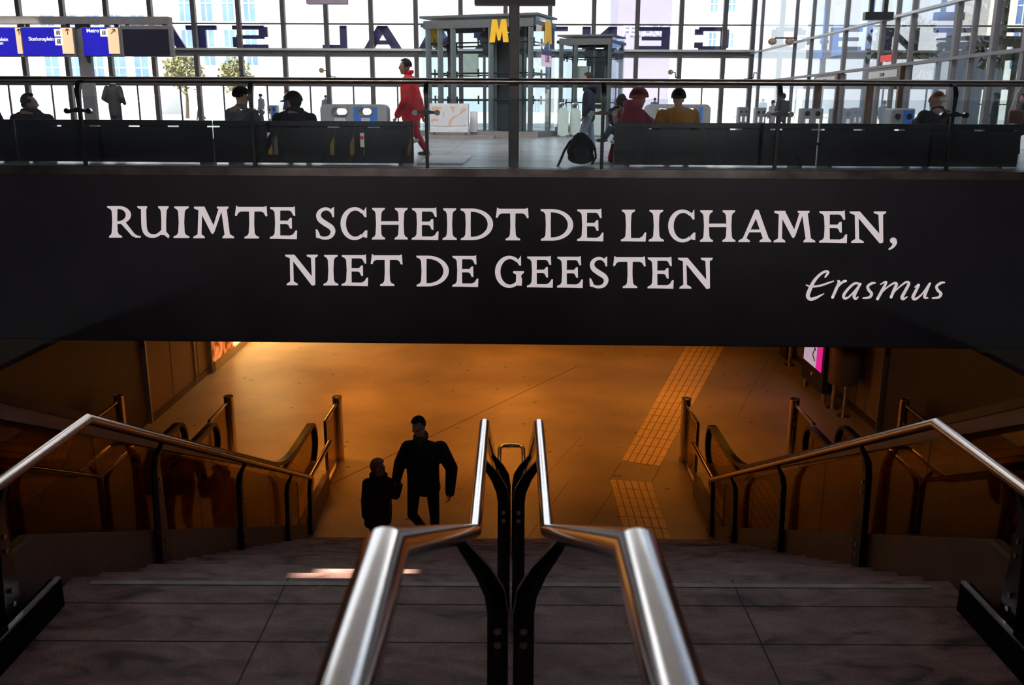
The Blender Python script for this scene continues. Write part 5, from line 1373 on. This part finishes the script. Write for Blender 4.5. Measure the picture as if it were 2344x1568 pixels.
XF = HALL
def template(pose='stand'):
    J = dict(head=(0,.03,1.62), neck=(0,0,1.47), chest=(0,0,1.28), pelvis=(0,0,.95), sL=(-.18,0,1.41), sR=(.18,0,1.41), eL=(-.23,-.02,1.13), eR=(.23,-.02,1.13), wL=(-.22,.07,.9), wR=(.22,.07,.9),
             hL=(-.09,0,.92), hR=(.09,0,.92), kL=(-.1,.03,.5), kR=(.1,.03,.5), aL=(-.1,-.02,.09), aR=(.1,-.02,.09))
    if pose == 'walk': J.update(kL=(-.09,.2,.52), aL=(-.09,.28,.1), kR=(.09,.02,.5), aR=(.09,-.28,.16), eL=(-.23,-.12,1.15), wL=(-.22,-.14,.92), eR=(.23,.06,1.14), wR=(.2,.22,.95))
    if pose == 'pocket': J.update(wL=(-.2,.16,1.02), wR=(.2,.16,1.02), eL=(-.27,-.06,1.15), eR=(.27,-.06,1.15))
    return {n: Vector(v) for n, v in J.items()}
def stander(label, px, py, D, fwd, look, pose='stand', hf=None, group=None, z=None):
    """standing figure whose head centre is seen at px, py and whose feet are on the ground"""
    z0 = HZ if z is None else z
    hd = at_y(px, py, D); k = (hd.z-z0)/1.62
    f = Vector((*fwd[:2], 0)).normalized(); r = f.cross(Vector((0,0,1)))
    o = Vector((hd.x, D, z0))
    J = {n: o+(r*v.x+f*v.y)*k+Vector((0,0,v.z*k)) for n, v in template(pose).items()}
    return figure(label, J, fwd, hf or (fwd[0], fwd[1], -.1), look, k, group=group)
def sitter(label, px, py, D, fwd, hf, look, sh=.22, k=.98, lean=(0,0), group=None):
    """seated on the low bench facing away; head centre seen at px, py"""
    hd = at_y(px, py, D); f = Vector((*fwd[:2], 0)).normalized(); r = f.cross(Vector((0,0,1)))
    sz = HZ+.345+.15; look = dict(look, hem=.0)
    pel = Vector((hd.x+lean[0], 13.70, sz)); nk = hd-Vector((0,0,.15*k))-f*.02
    ch = pel.lerp(nk, .55)-f*.04
    sL, sR = nk-r*sh-Vector((0,0,.075)), nk+r*sh-Vector((0,0,.075))
    fw = Vector((0,1,0)); rr = Vector((1,0,0))
    J = dict(head=hd, neck=nk, chest=ch, pelvis=pel, sL=sL, sR=sR, eL=sL-r*.07+f*.08-Vector((0,0,.26)), eR=sR+r*.07+f*.08-Vector((0,0,.26)),
             wL=pel-rr*.12+fw*.28+Vector((0,0,.12)), wR=pel+rr*.12+fw*.28+Vector((0,0,.12)), hL=pel-rr*.1, hR=pel+rr*.1, kL=pel-rr*.14+fw*.42+Vector((0,0,.02)), kR=pel+rr*.14+fw*.42+Vector((0,0,.02)),
             aL=Vector((pel.x-.14, pel.y+.4, HZ+.09)), aR=Vector((pel.x+.14, pel.y+.4, HZ+.09)))
    return figure(label, J, (f.x, f.y, 0), hf, look, k, group=group)
BLK = cloth('black_cloth', (.012,.012,.014)); CHAR = cloth('charcoal_cloth', (.03,.03,.035)); NAVYC = cloth('navy_cloth', (.012,.015,.04)); JEAN = cloth('pale_jeans', (.25,.29,.38)); BRN = cloth('brown_hair', (.05,.03,.02))
REDJ = cloth('bright_red_jacket', (.75,.02,.03), .6); REDP2 = cloth('red_trousers', (.5,.03,.06)); GREYC = cloth('grey_cloth', (.16,.17,.19)); WHITEH = cloth('white_hair', (.7,.68,.66)); YELJ = cloth('mustard_jacket', (.62,.27,.03)); PINKH = cloth('rust_red_knit', (.42,.10,.09)); RSP = cloth('raspberry_coat', (.42,.04,.09))
FLESH = mat('pink_skin', (.6,.34,.27), .5, 0, .05, 20)
K = KD(16.3)
figure('man in a bright red padded jacket walking past the glass balustrade', dict(head=K(927,154), neck=K(936,169), chest=K(940,205), pelvis=K(941,262), sR=K(936,190,-.22), sL=K(942,190,.22), eR=K(928,234,-.34), wR=K(911,262,-.30), eL=K(958,234,.24), wL=K(966,262,.22),
    hR=K(942,270,-.1), hL=K(940,270,.1), kR=K(955,310,-.1), kL=K(938,312,.1), aR=K(977,346,-.1), aL=K(938,348,.1)), (-1,.1,0), (-1,.05,-.05), dict(jacket=REDJ, trousers=REDP2, hair=DARKHAIR, eyes=1, bulk=1.36, hem=.08, shoes=GREYC), 1.0, group=None)
o = MB(); q = K(931, 212, -.425); o.cyl((q.x, q.y, q.z), (q.x, q.y+.012, q.z), .032, n=16); o.build('sleeve_badge', BLACK, [x for x in bpy.data.objects if x.name.startswith('person')][-1])
K = KD(17.7)
figure('man in a navy hooded jacket and pale jeans walking past the low lift', dict(head=K(1345,184), neck=K(1348,203), chest=K(1349,222), pelvis=K(1347,262), sR=K(1345,212,-.2), sL=K(1350,212,.2), eR=K(1348,240,-.25), wR=K(1338,262,-.22), eL=K(1352,240,.24), wL=K(1342,262,.22),
    hR=K(1346,268,-.1), hL=K(1348,268,.1), kR=K(1334,302,-.1), kL=K(1352,302,.1), aR=K(1332,336,-.1), aL=K(1358,336,.1)), (-1,.05,0), (-1,.0,-.05), dict(jacket=NAVYC, trousers=JEAN, hair=DARKHAIR, hood=NAVYC, hem=.08), 1.0)
stander('standing figure in black seen from behind through the glass near the sign post', 257, 184, 22, (.1,1,0), dict(jacket=BLK, trousers=BLK, hair=DARKHAIR, hem=.2, bulk=1.05), 'pocket', (.3,1,0))
stander('small distant figure in dark clothes walking on the square', 457, 222, 62, (-1,.4,0), dict(jacket=CHAR, trousers=CHAR, hair=DARKHAIR), 'walk')
stander('distant figure with a grey coat behind the black beanie sitter', 597, 221, 47, (-1,.3,0), dict(jacket=GREYC, trousers=CHAR, hair=DARKHAIR, hat=BLK, bulk=1.2), 'stand')
stander('woman with tied brown hair standing beyond the sitter in the black cap', 656, 211, 36, (-1,.2,0), dict(jacket=CHAR, trousers=CHAR, hair=BRN, hair_style='bun'), 'stand')
stander('distant figure over the recycling unit in a grey coat', 745, 223, 52, (.2,1,0), dict(jacket=GREYC, trousers=CHAR, hair=BRN), 'stand')
stander('distant figure in a blue grey coat between the red and black hats', 1499, 229, 50, (.2,1,0), dict(jacket=cloth('blue_grey_coat', (.1,.14,.22)), trousers=CHAR, hair=BRN, bulk=1.2), 'stand')
stander('standing figure in a dark grey coat by the fifth balustrade post', 1793, 222, 27, (.6,1,0), dict(jacket=CHAR, trousers=CHAR, hair=DARKHAIR, hair_style='long', bulk=1.1), 'stand')
stander('blurred figure in pale grey beside the dark coated stander', 1770, 236, 30, (-.6,1,0), dict(jacket=cloth('pale_grey_coat', (.3,.31,.34)), trousers=GREYC, hair=BRN), 'stand')
stander('dark figure standing beyond the glass past the bald man', 2283, 224, 20, (-1,.2,0), dict(jacket=BLK, trousers=BLK, hair=DARKHAIR, hair_style='shaggy', bulk=1.12, hem=.22), 'pocket')
pz = stander('dark figure with a brown shoulder bag cut by the frame edge', 2346, 226, 17.5, (-1,.5,0), dict(jacket=BLK, trousers=BLK, hair=DARKHAIR, bulk=1.1, hem=.2), 'stand')
sitter('sitter in black at the very edge beyond the hooded one', -42, 222, 13.9, (.4,1,0), (.2,1,0), dict(jacket=BLK, trousers=BLK, hair=DARKHAIR, bulk=1.12), .24)
sitter('sitter with curly dark hair and a thick charcoal hood', 70, 238, 13.9, (-.3,1,0), (.8,.5,0), dict(jacket=CHAR, trousers=BLK, hair=BRN, hair_style='curly', hood=CHAR, bulk=1.15), .22)
sitter('sitter in a black beanie and grey jacket facing the recycling unit', 553, 224, 13.9, (.5,1,0), (1,.35,-.05), dict(jacket=GREYC, trousers=BLK, hair=DARKHAIR, hat=BLK, hat_big=1.05, bulk=1.1, eyes=1), .22, lean=(-.06,0))
sitter('broad sitter in black with a peaked black cap', 672, 236, 13.9, (-.4,1,0), (-1,.25,-.1), dict(jacket=BLK, trousers=BLK, hair=DARKHAIR, hair_style='long', hat=BLK, hat_big=1.1, peak=1, bulk=1.2, hood=BLK), .24)
K = KD(13.9)
woman = figure('sitter in a raspberry coat and rust red pompom hat at the bench end', dict(head=K(1463,227), neck=K(1450,244), chest=K(1442,262), pelvis=K(1445,318,-.1), sL=K(1424,262,.15), sR=K(1466,262,-.05), eL=K(1436,285,.25), eR=K(1484,278,.05), wL=K(1468,282,.3), wR=K(1490,276,.3),
    hL=K(1432,322,-.1), hR=K(1455,322,-.1), kL=K(1412,318,.25), kR=K(1440,318,.3), aL=K(1398,362,.3), aR=K(1432,362,.35)), (.5,.9,0), (.9,.35,-.12), dict(jacket=RSP, trousers=REDP2, hair=BRN, hat=PINKH, hat_big=1.2, hat_lift=.018, pompom=cloth('cream_pompom', (.75,.68,.62)), hood=RSP, scarf=GREYC, bulk=1.12, hem=.05), 1.0)
sitter('sitter in a mustard jacket and dark beanie', 1553, 228, 13.9, (-.15,1,0), (-.1,1,-.1), dict(jacket=YELJ, trousers=BLK, hair=BRN, hat=cloth('dark_olive_knit', (.03,.03,.025)), hat_big=1.03, bulk=1.22), .24, lean=(.05,0))
sitter('bald elderly man with white hair at the sides in a dark coat', 2145, 228, 13.9, (-.5,1,0), (-.85,.5,.02), dict(skin=FLESH, jacket=BLK, trousers=BLK, hair=WHITEH, hair_style='fringe', bulk=1.15, eyes=1), .25, 1.08, lean=(-.12,0))
K = KD(15.6)
figure('dark haired figure leaning over behind the raspberry coat with one foot out', dict(head=K(1424,236), neck=K(1415,248), chest=K(1412,262), pelvis=K(1420,298,.1), sL=K(1400,256), sR=K(1432,256), eL=K(1400,276,.1), eR=K(1436,276,.1), wL=K(1410,290,.25), wR=K(1430,290,.25),
    hL=K(1412,300), hR=K(1426,300), kL=K(1396,296,-.3), kR=K(1432,300,-.2), aL=K(1384,316,-.62), aR=K(1430,340)), (-.3,-.2,0), (.5,.8,-.5), dict(jacket=NAVYC, trousers=CHAR, hair=DARKHAIR, hair_style='curly', shoes=GREYC, footL=(-1,0,0)), .9)
# shoulder bag of the figure at the edge, backpack on the floor
q = at_y(2322, 262, 17.2)
t = thing('shoulder_bag', 'brown shoulder bag hanging from the figure at the frame edge', 'bag', q.to_tuple())
MB().box((q.x-.13, 17.08, q.z-.16), (q.x+.13, 17.2, q.z+.08)).build('bag', cloth('brown_leather', (.09,.03,.018), .5), t, bevel=.03)
MB().tube([(q.x-.12, 17.14, q.z+.06), (q.x-.02, 17.2, q.z+.35), (q.x+.14, 17.3, q.z+.55)], .012, 6).build('strap', cloth('pale_strap', (.5,.48,.45)), t)
D = 13.0
b0 = at_z(1330, 381, HZ)
t = thing('backpack', 'black backpack slumped on the hall floor against the glass by the walking man', 'backpack', (b0.x, b0.y+.1, HZ))
K = KD(b0.y+.12)
B = Blob()
for (x, y, rx, rz) in ((1330,360,.2,.1), (1328,345,.2,.13), (1330,330,.17,.13), (1330,318,.12,.09)): B.ell(K(x,y), (rx,.12,rz))
B.done('pack', BLK, t, .012, 3)
B = Blob(); B.ell(K(1330,352,-.12), (.13,.05,.12)); B.done('pocket', CHAR, t, .01, 3)
MB().tube([K(1306,322,-.05), K(1292,345,-.1), K(1284,365,-.1), K(1276,382,-.1)], .018, 8).build('strap', BLK, t)
MB().tube([K(1352,322,-.05), K(1362,340,-.06), K(1364,360,-.05), K(1354,376,-.08)], .016, 8).build('strap', BLK, t)
MB().tube([K(1318,314,-.02), K(1322,306,-.03), K(1334,305,-.03), K(1340,313,-.02)], .012, 8).build('handle', BLK, t)
XF = ID
